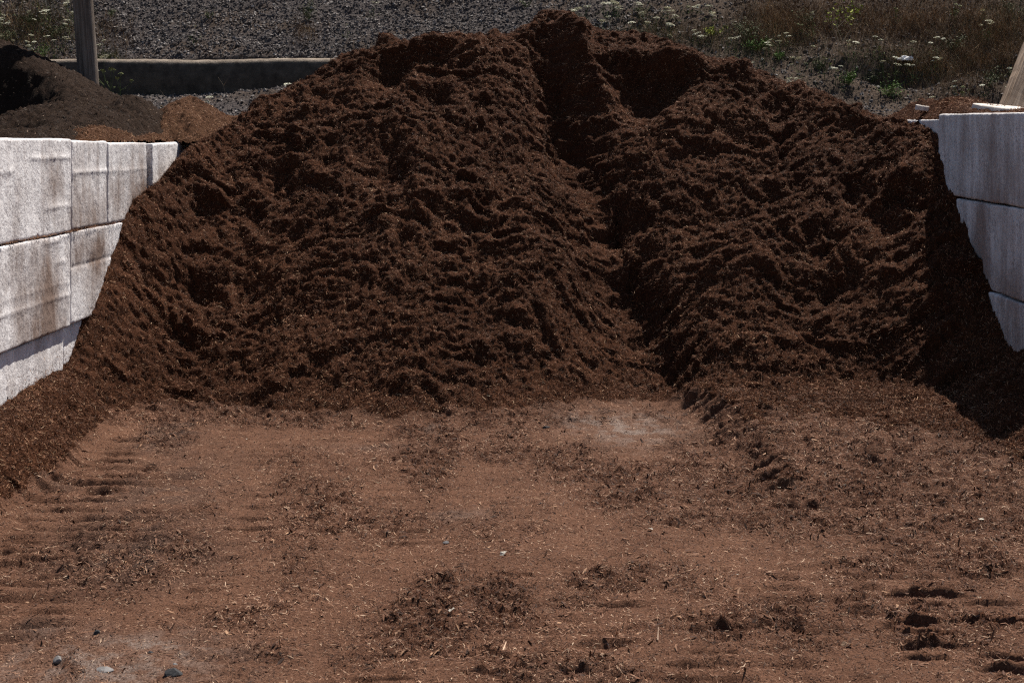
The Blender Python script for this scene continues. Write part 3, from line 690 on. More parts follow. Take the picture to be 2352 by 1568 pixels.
def pole(name, base, top, r0, r1, mat, label, cat):
    base = Vector(base); top = Vector(top); ax = top - base; L = ax.length; rot = ax.to_track_quat('Z', 'Y')
    nseg, nh = 40, 60; V = []
    for i in range(nh + 1):
        t = i / nh; rr = r0 + (r1 - r0) * t
        for k in range(nseg):
            a = 2 * math.pi * k / nseg
            d = rr * (1 + .035 * float(pn(math.cos(a) * 1.5 + 5, t * 2 + math.sin(a) * 1.5, 601))) - (.010 if abs(math.sin(a * 3.5 + .9 + .3 * math.sin(t * 5))) < .10 else 0)
            V.append((d * math.cos(a), d * math.sin(a), t * L))
    F = [(i * nseg + k, i * nseg + (k + 1) % nseg, (i + 1) * nseg + (k + 1) % nseg, (i + 1) * nseg + k) for i in range(nh) for k in range(nseg)]
    o = mesh_np(name, np.array(V), np.array(F), mat, None, True)
    bm = bmesh.new(); bm.from_mesh(o.data); bm.verts.ensure_lookup_table(); bm.faces.new([bm.verts[nh * nseg + k] for k in range(nseg)]); bm.to_mesh(o.data); bm.free()
    o.location = base; o.rotation_mode = 'QUATERNION'; o.rotation_quaternion = rot; o['label'] = label; o['category'] = cat; return o
b0 = at(207, 245, 14.0); t0 = at(190, 0, 14.0); dv = (t0 - b0)
pole('wooden_pole', b0 - dv * .45, b0 + dv * 5.5, .099, .085, M_POLE, 'weathered grey round wooden pole standing behind the compost heap', 'pole')
b1 = at(2350, 262, 12.3)
bm = bmesh.new()
wd, th, Lt = .40, .16, 2.6
bmesh.ops.create_cube(bm, size=1); bmesh.ops.scale(bm, vec=(wd, th, Lt), verts=bm.verts); bmesh.ops.translate(bm, vec=(0, 0, Lt / 2 - .15), verts=bm.verts)
bmesh.ops.bevel(bm, geom=list(bm.edges), offset=.02, segments=2, affect='EDGES')
for _ in range(1): bmesh.ops.subdivide_edges(bm, edges=[e for e in bm.edges if e.calc_length() > .5], cuts=30, use_grid_fill=True)
for v in bm.verts:
    v.co.x += .012 * float(pn(v.co.z * 2, 1.5, 611)) + .004 * float(pn(v.co.z * 14, v.co.y * 9, 612)); v.co.y += .008 * float(pn(v.co.z * 3, v.co.x * 6, 613))
me = bpy.data.meshes.new('leaning_timber'); bm.to_mesh(me); bm.free(); me.materials.append(M_TIMBER)
o = bpy.data.objects.new('leaning_timber', me); COL.objects.link(o); o.location = b1 + Vector((.0, 0, 0))
zd = Vector((.66, .90, 1.0)).normalized(); nf = Vector((.30, -.70, .60)); nf = (nf - zd * nf.dot(zd)).normalized(); xd = nf.cross(zd) * -1
o.rotation_mode = 'QUATERNION'; o.rotation_quaternion = Matrix((xd, -nf, zd)).transposed().to_quaternion()
tag(o, 'thick pale brown timber leaning behind the right wall at the picture edge', 'timber')
TIMBER = o

# ------------------------------------------------------------------ stones, slabs and scraps
def rock(name, loc, size, mat, label, cat, seed, group=None, flatb=.6, rz=0., sub=2, tilt=(0, 0)):
    bm = bmesh.new(); bmesh.ops.create_icosphere(bm, subdivisions=sub, radius=1)
    rr = random.Random(seed); cuts = [(Vector((rr.uniform(-1, 1), rr.uniform(-1, 1), rr.uniform(-.6, 1))).normalized(), rr.uniform(.55, .85)) for _ in range(9)]
    for v in bm.verts:
        for nrm, d in cuts:
            e = v.co.dot(nrm) - d
            if e > 0: v.co -= nrm * e
        v.co *= 1 + .05 * float(pn(v.co.x * 3 + seed, v.co.y * 3 + v.co.z * 2, seed))
        v.co.x *= size[0]; v.co.y *= size[1]; v.co.z *= size[2]
    me = bpy.data.meshes.new(name); bm.to_mesh(me); bm.free(); me.materials.append(mat)
    o = bpy.data.objects.new(name, me); COL.objects.link(o); o.location = (loc[0], loc[1], loc[2] + size[2] * flatb * .5); o.rotation_euler = (tilt[0], tilt[1], rz)
    return tag(o, label, cat, group)
def mat_plain(name, c0, c1, sc=40, rough=.85, bmp=.4):
    m, n, l, b = new_mat(name, rough, .2); g = n.new('ShaderNodeTexCoord'); a = noise(n, l, sc, 6, .65, g.outputs['Object']); r = ramp(n, [(.3, c0), (.7, c1)]); l.new(a.outputs[0], r.inputs[0]); l.new(r.outputs[0], b.inputs['Base Color']); bump(n, l, b, a.outputs[0], bmp, .006); return m
M_DARKR = mat_plain('dark stone', (.014, .014, .016), (.06, .06, .063))
M_LIGHTR = mat_plain('pale grey stone', (.09, .085, .085), (.26, .245, .24))
M_SLAB = mat_plain('broken white slab', (.50, .44, .39), (.74, .67, .61), 14)
M_PINK = mat_plain('pinkish slab', (.48, .36, .30), (.66, .53, .46), 14)
def surf_z(x, y):
    i = np.clip(np.searchsorted(xs, x), 0, NXg - 1); j = np.clip(np.searchsorted(ys, y), 0, NYg - 1)
    return float(P[j, i, 2])
def on_floor(px, py):
    """where the sight line of a spot meets the modelled surface"""
    d = Vector(((px - 1225.) / FPX, 1, -(py - 299.) / FPX))
    y = 4.2
    while y < 15:
        q = Vector((0, 0, EYE)) + d * y
        if q.z <= surf_z(q.x, q.y): return (q.x, q.y, surf_z(q.x, q.y))
        y += .01
    return tuple(q)
for (px, py, sz, mt, nm, lab, sd, rz) in [
    (398, 1552, (.040, .022, .021), M_DARKR, 'stone', 'largest stone of the yard, black and blocky, near the lower left corner', 3, .3),
    (240, 1541, (.036, .026, .012), M_LIGHTR, 'stone', 'flat pale grey stone left of the largest black stone', 5, .2),
    (132, 1517, (.020, .016, .014), M_LIGHTR, 'stone', 'small rounded grey stone nearest the lower left corner', 8, .5),
    (221, 1456, (.016, .013, .013), M_DARKR, 'stone', 'small dark stone at the edge of the grey gritty patch', 11, 1.),
    (345, 1500, (.011, .009, .007), M_DARKR, 'pebble', 'tiny dark pebble between the grey patch and the black stone', 14, 0),
    (402, 1527, (.011, .010, .007), M_LIGHTR, 'pebble', 'tiny grey pebble just above the largest black stone', 17, 0),
    (1024, 1247, (.016, .012, .009), M_LIGHTR, 'pebble', 'small grey pebble left of the white crumpled leaf', 21, 0),
    (1255, 981, (.026, .020, .008), M_DARKR, 'clod', 'dark clod on the smooth floor close to the foot of the pile', 25, 0)]:
    L_ = on_floor(px, py); rock(nm, L_, sz, mt, lab, nm, sd, rz=rz)
# broken slabs on top of the right wall
def slab(loc, sx, sy, sz, mat, label, seed, rz, tilt):
    rr = random.Random(seed); k = 6; bm = bmesh.new(); ring = []
    for i in range(k):
        a = 2 * math.pi * i / k + rr.uniform(-.2, .2); ring.append(bm.verts.new((math.cos(a) * sx * rr.uniform(.75, 1.05), math.sin(a) * sy * rr.uniform(.75, 1.05), 0)))
    f = bm.faces.new(ring); e = bmesh.ops.extrude_face_region(bm, geom=[f]); vs = [v for v in e['geom'] if isinstance(v, bmesh.types.BMVert)]
    for v in vs: v.co.z += sz * rr.uniform(.85, 1.1); v.co.x *= .95; v.co.y *= .95
    bmesh.ops.bevel(bm, geom=list(bm.edges), offset=sz * .12, segments=1, affect='EDGES'); bmesh.ops.recalc_face_normals(bm, faces=bm.faces)
    me = bpy.data.meshes.new('broken_slab'); bm.to_mesh(me); bm.free(); me.materials.append(mat); o = bpy.data.objects.new('broken_slab', me); COL.objects.link(o)
    o.location = loc; o.rotation_euler = (tilt[0], tilt[1], rz); tag(o, label, 'slab', 'broken slabs on the right wall'); return o
slab((3.42, 10.65, 2.02), .18, .30, .055, M_SLAB, 'largest bright white broken slab lying on the right wall top', 4, .3, (.13, .02))
slab((3.24, 11.05, 2.022), .055, .10, .030, M_PINK, 'small pinkish broken slab on the wall top left of the white one', 9, .2, (.12, 0))
slab((3.37, 10.9, 2.02), .035, .05, .04, M_SLAB, 'small white chunk between the pinkish slab and the largest slab', 13, .8, (.1, .1))
slab((3.24, 12.15, 2.06), .075, .06, .045, M_SLAB, 'white chunk beside the mulch crest at the far end of the right wall', 15, .4, (.1, .1))
slab((3.42, 12.3, 2.07), .17, .05, .022, M_PINK, 'thin pinkish strip of slab half under spilled bark on the right wall', 18, .0, (.0, .0))
slab((3.30, 9.62, 2.02), .06, .06, .022, M_SLAB, 'small white slab piece at the right picture edge on the wall', 22, .0, (.05, .0))
rock('stone', (3.46, 10.0, 2.06), (.045, .05, .035), M_DARKR, 'dark stone on the right wall top in front of the leaning timber', 'stone', 31)

# leaves, paper and larger splinters on the yard
def scrap(name, px, py, size, mat, label, cat, seed, yaw, k=9, lift=.006, asp=.6):
    rr = random.Random(seed); bm = bmesh.new(); c = bm.verts.new((0, 0, size * .15)); rg = []
    for i in range(k):
        a = 2 * math.pi * i / k; r = size * (rr.uniform(.45, 1.1)); rg.append(bm.verts.new((math.cos(a) * r, math.sin(a) * r * asp, size * rr.uniform(-.12, .38))))
    for i in range(k): bm.faces.new((c, rg[i], rg[(i + 1) % k]))
    bmesh.ops.solidify(bm, geom=list(bm.faces), thickness=.0012)
    me = bpy.data.meshes.new(name); bm.to_mesh(me); bm.free(); me.materials.append(mat); o = bpy.data.objects.new(name, me); COL.objects.link(o)
    q = on_floor(px, py); o.location = (q[0], q[1], q[2] + lift); o.rotation_euler = (rr.uniform(-.3, .3), rr.uniform(-.3, .3), yaw); return tag(o, label, cat)
M_PAPER = mat_plain('bleached leaf', (.55, .50, .42), (.80, .77, .70), 60)
M_LEAF = mat_plain('dry tan leaf', (.24, .15, .10), (.42, .29, .20), 60)
for i, a in enumerate([('dry_leaf', 1157, 1275, .030, M_PAPER, 'crumpled bleached white leaf near the middle of the yard', 'leaf', 1, .2),
    ('dry_leaf', 1036, 1413, .016, M_PAPER, 'small pale curled leaf on the dark loose mulch patch', 'leaf', 2, .9),
    ('dry_leaf', 868, 1111, .022, M_LEAF, 'tan lobed leaf lying on bare dust left of centre', 'leaf', 3, .1),
    ('dry_leaf', 1946, 1484, .028, M_LEAF, 'tan flat leaf beside the lug prints in the lower right', 'leaf', 4, -.3),
    ('paper_scrap', 2255, 1197, .022, M_PAPER, 'torn white scrap on loose mulch near the right edge', 'scrap', 5, .6),
    ('paper_scrap', 567, 1010, .010, M_PAPER, 'tiny white scrap near the foot of the berm', 'scrap', 6, .0),
    ('paper_scrap', 1694, 1322, .010, M_PAPER, 'tiny white scrap right of centre on bare dust', 'scrap', 7, .4),
    ('paper_scrap', 2250, 1375, .014, M_PAPER, 'cream lump of scrap above the lug prints', 'scrap', 8, .4),
    ('paper_scrap', 1495, 1217, .016, M_PAPER, 'cream scrap at the end of a reddish mulch streak', 'scrap', 9, .4),
    ('dry_leaf', 290, 1205, .018, M_LEAF, 'tan leaf on the dark patch in the left wheel track', 'leaf', 10, .8),
    ('paper_scrap', 1122, 912, .012, M_PAPER, 'small white scrap in the rough foot of the pile', 'scrap', 12, .2),
    ('paper_scrap', 1790, 1123, .014, M_PAPER, 'pale scrap at the left end of the right-hand ramp', 'scrap', 13, .2)]):
    scrap(*a)
def splinter(px, py, L, W, yaw, mat, label, pitch=.12):
    bm = bmesh.new(); bmesh.ops.create_cube(bm, size=1)
    for v in bm.verts:
        tpr = .35 if v.co.x > 0 else .8
        v.co = Vector((v.co.x * L, v.co.y * W * tpr + (.08 * L if v.co.x > 0 else 0), v.co.z * W * .5 * tpr))
    bmesh.ops.bevel(bm, geom=list(bm.edges), offset=W * .06, segments=1, affect='EDGES')
    me = bpy.data.meshes.new('wood_splinter'); bm.to_mesh(me); bm.free(); me.materials.append(mat); o = bpy.data.objects.new('wood_splinter', me); COL.objects.link(o)
    q = on_floor(px, py); o.location = (q[0], q[1], q[2] + .006 + abs(math.sin(pitch)) * L * .4); o.rotation_euler = (0, -pitch, yaw); return tag(o, label, 'splinter', 'wood splinters on the yard')
M_SPL = mat_plain('pale splinter', (.40, .26, .17), (.62, .45, .33), 80); M_SPD = mat_plain('brown splinter', (.12, .06, .038), (.22, .12, .08), 80)
splinter(1513, 1468, .055, .008, 1.3, M_SPL, 'pale splinter standing out of the groove right of centre', .7)
splinter(1161, 1488, .070, .008, 1.35, M_SPL, 'long pale bent splinter on the lower middle yard', .1)
splinter(1775, 1320, .060, .012, -.5, M_SPD, 'thick brown splinter above the reddish loose patch', .1)
splinter(930, 1582, .060, .011, 1.2, M_SPD, 'brown splinter at the bottom edge left of centre', .1)
splinter(494, 1577, .045, .008, 2.0, M_SPL, 'pale splinter at the bottom edge right of the black stone', .1)
splinter(1400, 1480, .055, .012, -.6, M_SPD, 'brown stubby splinter left of the standing pale one', .15)

# ------------------------------------------------------------------ plants of the bank
def on_bank(px, py):
    d = Vector(((px - 1225.) / FPX, 1, -(py - 299.) / FPX)); ys_ = np.arange(15.0, 24, .02); q = np.array([0, 0, EYE])[None] + np.outer(ys_, np.array(d))
    z = bank_z(q[:, 0], q[:, 1]); k = np.argmax(q[:, 2] <= z)
    if q[k, 2] > z[k]: k = len(ys_) - 1
    return Vector((q[k, 0], q[k, 1], z[k]))
def mat_flat(name, col, rough=.8, trans=0.):
    m, n, l, b = new_mat(name, rough, .15); g = n.new('ShaderNodeNewGeometry'); r = ramp(n, [(0, tuple(.6 * v for v in col)), (1, tuple(min(1, 1.35 * v) for v in col))]); l.new(g.outputs['Random Per Island'], r.inputs[0]); l.new(r.outputs[0], b.inputs['Base Color']); return m
M_PETAL = mat_flat('cream umbel', (.64, .63, .50)); M_STEM = mat_flat('green stem', (.085, .11, .035)); M_LEAFG = mat_flat('fresh green leaf', (.075, .14, .025)); M_LEAFD = mat_flat('dull green leaf', (.065, .075, .032))
M_LEAFY = mat_flat('yellow green leaf', (.22, .25, .03)); M_DRY = mat_flat('dead stalk', (.24, .19, .14)); M_SEED = mat_flat('seed head', (.17, .12, .055)); M_BUD = mat_flat('umbel in seed', (.24, .26, .12))

def tube_np(pts, r0, r1, k=4):
    pts = np.array(pts, float); n_ = len(pts); V = []
    for i, p_ in enumerate(pts):
        r = r0 + (r1 - r0) * i / (n_ - 1)
        for j in range(k):
            a = 2 * math.pi * j / k; V.append(p_ + np.array([math.cos(a) * r, math.sin(a) * r, 0]))
    F = [(i * k + j, i * k + (j + 1) % k, (i + 1) * k + (j + 1) % k, (i + 1) * k + j) for i in range(n_ - 1) for j in range(k)]
    return np.array(V), np.array(F)
def join_np(parts):
    V, F, off = [], [], 0
    for v, f in parts: V.append(v); F.append(f + off); off += len(v)
    return np.vstack(V), np.vstack(F)
def weld(parts):
    V0, F0 = parts[0]
    V, F, off = [V0], [F0], len(V0)
    for v, f in parts[1:]:
        v = v.copy(); allv = np.vstack(V)
        for j in range(3):
            v[j] = allv[np.argmin(((allv - v[j]) ** 2).sum(1))]
        V.append(v); F.append(f + off); off += len(v)
    V = np.vstack(V); F = np.vstack(F); _, ui, inv = np.unique(np.round(V * 1e6).astype(np.int64), axis=0, return_index=True, return_inverse=True)
    F = inv.ravel()[F]; return V[ui], F
def quads_np(c, e1, e2):
    V = np.stack([c - e1 - e2, c + e1 - e2, c + e1 + e2, c - e1 + e2], 1).reshape(-1, 3); return V, np.arange(len(V)).reshape(-1, 4)
def head_mesh(seed, mat, R=.038, dome=.010, nn_=70):
    r = np.random.default_rng(seed); rad = R * np.sqrt(r.random(nn_)); an = r.uniform(0, 6.28, nn_)
    c = np.stack([rad * np.cos(an), rad * np.sin(an), dome * (1 - (rad / R) ** 2) + r.normal(0, .0015, nn_)], 1)
    e1 = r.normal(0, 1, (nn_, 3)); e1[:, 2] *= .3; e1 /= np.linalg.norm(e1, axis=1)[:, None]; e2 = np.cross(np.array([0, 0, 1.]) + r.normal(0, .25, (nn_, 3)), e1); s_ = r.uniform(.004, .008, (nn_, 1))
    q = quads_np(c, e1 * s_, e2 * s_); rays = [tube_np([(0, 0, -.03), (R * .8 * math.cos(a), R * .8 * math.sin(a), -.002)], .0008, .0006, 3) for a in np.linspace(0, 6.28, 9)[:-1]]
    V, F = join_np([q] + rays); o = mesh_np('flower_head', V, F, mat, None, False); me = o.data; bpy.data.objects.remove(o); return me
HEADS = [head_mesh(k, M_PETAL, R, .014, 130) for k, R in enumerate([.062, .050, .042, .070])]; SEEDS = [head_mesh(20 + k, M_SEED, .018, .022, 60) for k in range(2)]; BUDS = [head_mesh(30 + k, M_BUD, .024, .014, 60) for k in range(2)]
LACE = []
def umbel_plant(base, h, nheads, label, group, kind=0, scale=1.0):
    root = empty('umbel_weed', base, label, 'wildflower', group)
    parts = []; tips = []
    top = Vector((random.uniform(-.1, .1) * h, random.uniform(-.1, .1) * h, h)); fork = top * .45
    parts.append(tube_np([(0, 0, -.04), tuple(fork * .5), tuple(fork)], .0032, .0022))
    for i in range(nheads):
        t = top + Vector((random.uniform(-.32, .32) * h, random.uniform(-.25, .25) * h, random.uniform(-.28, .06) * h)) if i else top
        mid = fork.lerp(t, .5) + Vector(((t.x - fork.x) * .2, (t.y - fork.y) * .2, -.0)); parts.append(tube_np([tuple(fork), tuple(mid), tuple(t)], .0019, .0012)); tips.append(t)
    # feathery leaves low on the stalk
    k = 26; rr = rng; c = np.stack([rr.normal(0, .05, k), rr.normal(0, .05, k), rr.uniform(.0, .55 * h, k)], 1); e1 = rr.normal(0, 1, (k, 3)); e1 /= np.linalg.norm(e1, axis=1)[:, None]; e2 = np.cross(e1, rr.normal(0, 1, (k, 3))); e2 /= np.linalg.norm(e2, axis=1)[:, None]
    V, F = weld(parts); mesh_np('stem', V, F, M_STEM, root, False)
    V, F = quads_np(c, e1 * .014, e2 * .0028); mesh_np('foliage', V, F, M_STEM, root, False)
    for t in tips:
        pool = HEADS if kind == 0 else (SEEDS if kind == 1 else BUDS)
        ho = bpy.data.objects.new('flower_head', random.choice(pool)); COL.objects.link(ho); ho.parent = root; ho.location = t; sc = scale * random.uniform(.75, 1.15); ho.scale = (sc, sc, sc)
        ho.rotation_euler = (random.uniform(-.35, .25), random.uniform(-.3, .3), random.uniform(0, 6))
    return root
def strew(nn_, xr, yr, hr, label, group, kind=0, heads=(2, 4), scale=1.0):
    for i in range(nn_):
        px = random.uniform(*xr); py = random.uniform(*yr); h = random.uniform(*hr)
        umbel_plant(on_bank(px, py), h, random.randint(*heads), label, group, kind, scale)
strew(24, (-20, 165), (35, 165), (.16, .34), 'cream umbel wildflower on the weedy bank at the upper left corner', 'umbel wildflowers at the upper left corner', 0, (1, 3), .55)
strew(5, (160, 860), (30, 135), (.12, .25), 'lone cream umbel weed on bare gravel between pole and mulch pile', 'umbel weeds on the bare gravel', 0, (1, 2), .6)
strew(30, (1310, 1640), (25, 110), (.08, .20), 'cream umbel wildflower just above the crest of the mulch pile', 'umbel wildflowers above the pile crest', 0, (2, 3), .75)
strew(44, (1620, 2360), (50, 300), (.14, .34), 'cream umbel wildflower among dry grass on the bank at right', 'umbel wildflowers on the right bank', 0, (1, 3), .62)
strew(10, (1700, 2360), (40, 280), (.14, .30), 'greenish umbel weed gone to seed on the bank at right', 'seeding umbels on the right bank', 2, (2, 3), .9)
for (px, py, Yd, h, nh, kd, lab) in [(150, 218, 16.6, .34, 4, 0, 'white umbel weed with four heads left of the wooden pole before the kerb'), (128, 190, 16.9, .40, 3, 0, 'taller umbel weed nearest the compost heap, left of the wooden pole'),
        (255, 225, 16.4, .42, 4, 2, 'greenish umbel weed close to the right side of the wooden pole'), (240, 215, 16.9, .60, 3, 0, 'tallest umbel weed right of the wooden pole, heads above the kerb'),
        (275, 218, 17.2, .36, 3, 2, 'umbel weed with small closed heads between pole and dark recess'), (350, 250, 15.4, .14, 1, 1, 'single brown seed head on a short stalk behind the compost'),
        (372, 252, 15.6, .15, 1, 1, 'thin seed head standing right of the single brown one'), (425, 255, 15.2, .14, 3, 2, 'low cluster of round umbels behind the orange bark heap'),
        (475, 262, 15.3, .26, 2, 0, 'slender umbel weed with one white head behind the orange bark heap'), (458, 258, 15.5, .16, 2, 2, 'short greenish umbel left of the slender white one'),
        (690, 165, 17.3, .20, 3, 2, 'greenish umbels showing beside the left flank of the mulch pile'), (668, 180, 17.2, .14, 1, 0, 'small round umbel low beside the left flank of the mulch pile')]:
    v = at(px, py, Yd); v.z = float(bank_z(np.array([v.x]), np.array([v.y]))[0]); umbel_plant(v, h + max(0, .0), nh, lab, None, kd)

# leafy weeds
def leafy(px, py, R, H, nl_, lm, label, name='leafy_weed', cat='weed', ls=.016, group=None):
    base = on_bank(px, py); root = empty(name, base, label, cat, group); r = rng; parts = []; k = 7; tips = []
    for i in range(k):
        a = r.uniform(0, 6.28); t = np.array([math.cos(a) * R * r.uniform(.3, 1), math.sin(a) * R * r.uniform(.3, 1), H * r.uniform(.5, 1)]); tips.append(t)
        parts.append(tube_np([(0, 0, -.03), tuple(t * np.array([.4, .4, .6])), tuple(t)], .0028, .0012, 3))
    V, F = weld(parts); mesh_np('stem', V, F, M_STEM, root, False)
    T = np.array(tips)[r.integers(0, k, nl_)]; c = T * r.uniform(.25, 1.05, (nl_, 1)) + r.normal(0, R * .16, (nl_, 3)); c[:, 2] = np.maximum(c[:, 2], .005)
    e1 = r.normal(0, 1, (nl_, 3)); e1 /= np.linalg.norm(e1, axis=1)[:, None]; up_ = np.array([0, 0, 1.]) + r.normal(0, .5, (nl_, 3)); e2 = np.cross(up_, e1); e2 /= np.linalg.norm(e2, axis=1)[:, None]; s_ = ls * r.uniform(.5, 1.1, (nl_, 1))
    V = np.stack([c - e1 * s_, c - e2 * s_ * .45, c + e1 * s_, c + e2 * s_ * .45], 1).reshape(-1, 3); mesh_np('foliage', V, np.arange(len(V)).reshape(-1, 4), lm, root, False)
    return root
for a in [(1640, 85, .16, .14, 260, M_LEAFY, 'yellowish green weed just above the right shoulder of the mulch pile'), (1715, 90, .22, .26, 420, M_LEAFD, 'tall dull green weed clump above the right shoulder of the pile'),
        (1735, 118, .22, .16, 420, M_LEAFG, 'broad fresh green weed touching the pile edge at right'), (1788, 138, .10, .10, 200, M_LEAFG, 'small bright green weed near two pale flowers by the pile edge'),
        (1948, 196, .12, .17, 380, M_LEAFG, 'brightest green bush standing over the right flank of the mulch pile'), (2040, 222, .20, .14, 420, M_LEAFG, 'low spreading green weed right of the brightest bush'),
        (2000, 190, .14, .10, 200, M_LEAFD, 'dull low weed between the two green bushes at right'), (2120, 245, .10, .08, 180, M_LEAFG, 'little green weed peeping over the end of the right wall'),
        (2190, 120, .22, .22, 260, M_LEAFD, 'dull green weed on the bank above the right wall'), (2270, 200, .24, .24, 320, M_LEAFD, 'dull weed clump left of the leaning timber'),
        (1850, 60, .20, .16, 240, M_LEAFD, 'dull green weed at the top between brown grasses'), (1880, 160, .16, .14, 200, M_LEAFD, 'grey green weed below the dead forked stalk'),
        (70, 60, .22, .18, 300, M_LEAFD, 'dull green weed among umbels at the upper left corner'), (120, 90, .22, .16, 280, M_LEAFD, 'dull green weed left of the wooden pole on the bank'),
        (20, 95, .20, .14, 240, M_LEAFD, 'dull green weed at the left edge above the compost heap'), (710, 50, .13, .30, 260, M_LEAFD, 'upright pale green weed alone on the gravel left of the pile crest'),
        (255, 40, .12, .12, 120, M_LEAFD, 'small faint weed on the gravel right of the wooden pole'), (480, 45, .10, .12, 90, M_LEAFD, 'thin weed on the gravel halfway between pole and pile'),
        (1210, 18, .12, .12, 90, M_LEAFD, 'thin weed on the gravel left of the pile peak'), (1480, 40, .16, .18, 140, M_LEAFD, 'slim green weed among the flowers above the pile crest'),
        (2330, 40, .22, .20, 240, M_LEAFD, 'dull weed at the upper right corner'), (100, 190, .10, .22, 120, M_LEAFG, 'small green weed in the gap between compost and wooden pole')]:
    leafy(*a)

# bare and dead stalks
def stalk(base, pts_list, r, mat, label, cat='dead stalk', tip=None):
    root = empty('dead_stalk', base, label, cat); parts = [tube_np(p_, r, r * .4, 4) for p_ in pts_list]; V, F = weld(parts); mesh_np('stem', V, F, mat, root, False)
    if tip is not None:
        k = 90; c = np.array(tip)[rng.integers(0, len(tip), k)] + rng.normal(0, .05, (k, 3)); e1 = rng.normal(0, 1, (k, 3)); e1 /= np.linalg.norm(e1, axis=1)[:, None]; e2 = np.cross(e1, rng.normal(0, 1, (k, 3))); e2 /= np.linalg.norm(e2, axis=1)[:, None]
        V, F = quads_np(c, e1 * .016, e2 * .008); mesh_np('foliage', V, F, M_LEAFY, root, False)
stalk(on_bank(1945, 135), [[(0, 0, -.03), (-.05, 0, .18), (-.12, 0, .36), (-.16, .02, .52)], [(0, 0, -.03), (-.09, -.02, .16), (-.15, 0, .34), (-.20, .0, .50)], [(-.06, 0, .2), (.05, .02, .34), (.02, .02, .46)], [(-.02, 0, .05), (-.14, 0, .10), (-.2, 0, .08)], [(-.12, 0, .36), (.02, 0, .50), (.10, 0, .56)]], .006, M_DRY,
      'pale dead forked stalk with yellow green leaves at its tip on the right bank', tip=[(-.18, 0, .50), (.02, 0, .50), (.10, 0, .58), (-.10, 0, .6)])
stalk(on_bank(1700, 60), [[(0, 0, -.03), (.02, 0, .14), (-.01, 0, .26)], [(.02, 0, .1), (.05, 0, .2)]], .004, M_DRY, 'short pale dead stalk above the right shoulder of the pile')
stalk(on_bank(2010, 120), [[(0, 0, -.03), (.04, 0, .09), (.10, 0, .14)], [(0, 0, 0), (-.06, 0, .06), (-.05, 0, .12)], [(0, 0, 0), (.09, 0, .05), (.16, 0, .05)]], .004, M_DRY, 'low pale bare twig right of the forked stalk')
stalk(on_bank(2300, 150), [[(0, 0, -.03), (-.12, 0, .10), (-.16, 0, .22)], [(0, 0, -.03), (-.05, 0, .16), (-.16, 0, .22)]], .003, M_DRY, 'arched thin stalk left of the leaning timber')
for (px, py, Yd, dx, hz, lab) in [(365, 245, 15.8, -.30, .26, 'thin bent dead stalk crossing the dark kerb face'), (398, 250, 15.9, -.14, .30, 'thin dead stalk right of the bent one before the kerb'), (352, 238, 15.7, -.34, .10, 'low arching dead stalk before the dark recess'), (520, 215, 17.0, -.10, .22, 'green tinged thin stalk before the kerb face')]:
    v = at(px, py, Yd); v.z = float(bank_z(np.array([v.x]), np.array([v.y]))[0])
    stalk(v, [[(0, 0, -.03), (dx * .35, 0, hz * .55), (dx, 0, hz)], [(dx * .3, 0, hz * .5), (dx * .3 + .05, 0, hz * .9)]], .0022, M_DRY, lab)

# dry grass over the bank: uncountable
def blades(name, N, centres, hr, wr, mat, label, spread=.32):
    cs = []; 
    for (px, py, rx, ry, wgt) in centres:
        m_ = int(N * wgt); x = rng.normal(px, rx * .6, m_); y = rng.normal(py, ry * .6, m_); cs.append((x, y))
    px = np.concatenate([c[0] for c in cs]); py = np.concatenate([c[1] for c in cs]); k = (px > -60) & (px < 2420) & (py > -60); px, py = px[k], py[k]
    Pn = []; ysr = np.arange(15.0, 24, .05)
    zz = None
    d = np.stack([(px - 1225.) / FPX, -(py - 299.) / FPX], 1); hit = np.full(len(px), np.nan)
    for yy in ysr:
        z = bank_z(d[:, 0] * yy, np.full(len(px), yy)); c_ = np.isnan(hit) & (EYE + d[:, 1] * yy <= z); hit[c_] = yy
    k = ~np.isnan(hit); d, hit = d[k], hit[k]; B = np.stack([d[:, 0] * hit, hit, bank_z(d[:, 0] * hit, hit) - .01], 1); n_ = len(B)
    h_ = rng.uniform(*hr, n_)[:, None]; w_ = rng.uniform(*wr, n_)[:, None]; a = rng.uniform(0, 6.28, n_); sd = np.stack([np.cos(a), np.sin(a), np.zeros(n_)], 1)
    ln = rng.normal(0, spread, (n_, 3)); ln[:, 2] = 1; ln2 = ln + rng.normal(0, spread * .8, (n_, 3)) - np.array([0, 0, .25])
    m1 = B + ln * h_ * .55; t1 = m1 + ln2 * h_ * .45
    V = np.stack([B - sd * w_ * .5, B + sd * w_ * .5, m1 + sd * w_ * .4, m1 - sd * w_ * .4, t1 + sd * w_ * .12, t1 - sd * w_ * .12], 1).reshape(-1, 3); b0_ = (np.arange(n_) * 6)[:, None]
    F = np.concatenate([b0_ + np.array([[0, 1, 2, 3]]), b0_ + np.array([[3, 2, 4, 5]])]); o = mesh_np(name, V, F, mat, None, False); tag(o, label, 'grass', kind='stuff')
M_DG = mat_shred('dry grass', [(0, (.05, .028, .014)), (.5, (.17, .098, .050)), (.85, (.29, .185, .10)), (1, (.45, .34, .2))], .8, .1)
M_GG = mat_shred('green grass', [(0, (.03, .035, .014)), (.6, (.07, .08, .032)), (1, (.16, .17, .08))], .8, .1)
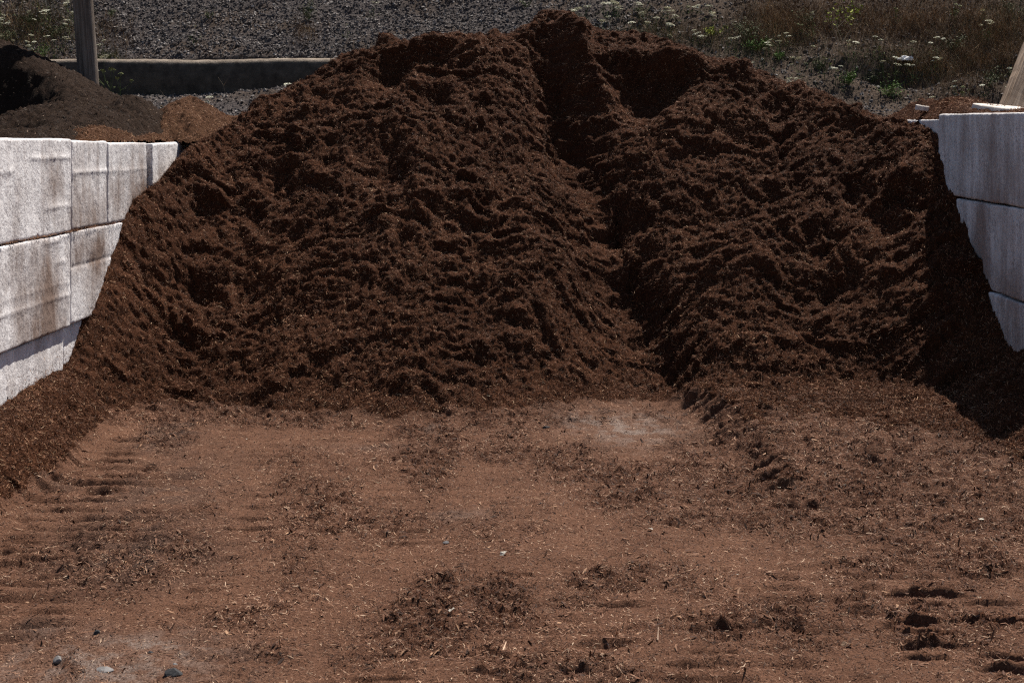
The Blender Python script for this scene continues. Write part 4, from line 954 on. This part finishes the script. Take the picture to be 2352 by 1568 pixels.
blades('dry_grass', 30000, [(1780, 60, 90, 60, .16), (2080, 55, 160, 60, .24), (2290, 90, 110, 80, .22), (2180, 160, 130, 60, .12), (1900, 60, 120, 60, .08), (60, 70, 110, 60, .10), (250, 95, 60, 50, .02), (700, 80, 30, 30, .01), (1560, 90, 120, 40, .04)], (.05, .20), (.002, .0045), M_DG, 'dry brown grass and dead stems matted over the weedy parts of the bank')
blades('green_grass', 9000, [(1500, 90, 160, 50, .2), (1750, 100, 120, 60, .2), (2100, 150, 220, 70, .25), (90, 70, 110, 60, .2), (2300, 60, 80, 60, .12), (250, 200, 30, 30, .03)], (.05, .16), (.002, .0045), M_GG, 'thin green grass scattered over the weedy parts of the bank')

# straw clump and white bag
def straw(loc, N, L, label):
    a = rng.normal(0, 1, (N, 3)) * np.array([1, .6, .5]); a[:, 2] = np.abs(a[:, 2]); a /= np.linalg.norm(a, axis=1)[:, None]; c = rng.normal(0, 1, (N, 3)) * np.array([.09, .06, .018]); c[:, 2] = np.abs(c[:, 2]) + .01
    sd = np.cross(a, rng.normal(0, 1, (N, 3))); sd /= np.linalg.norm(sd, axis=1)[:, None]; l_ = rng.uniform(.3, 1, (N, 1)) * L
    V, F = quads_np(c, a * l_ * .5, sd * .0014); o = mesh_np('straw_clump', V, F, M_TSHRED, None, False); o.location = loc; tag(o, label, 'straw clump')
straw((3.40, 11.62, 2.10), 500, .13, 'tangled clump of brown straw on the spilled bark over the right wall')
v = on_bank(2080, 142); bm = bmesh.new(); bmesh.ops.create_icosphere(bm, subdivisions=3, radius=1)
for q in bm.verts:
    f_ = 1 + .35 * float(pn(q.co.x * 2 + 3, q.co.y * 2 + q.co.z, 901)) + .18 * float(pn(q.co.x * 6, q.co.y * 6 + q.co.z * 3, 902)); q.co = Vector((q.co.x * .10 * f_, q.co.y * .07 * f_, max(-.01, q.co.z * .045 * f_)))
me = bpy.data.meshes.new('plastic_bag'); bm.to_mesh(me); bm.free(); me.materials.append(mat_plain('white plastic', (.62, .62, .64), (.85, .85, .86), 30, .5)); o = bpy.data.objects.new('plastic_bag', me); COL.objects.link(o); o.location = v + Vector((0, 0, .02)); tag(o, 'crumpled white bag lying on the dark bank above the right flank', 'bag')
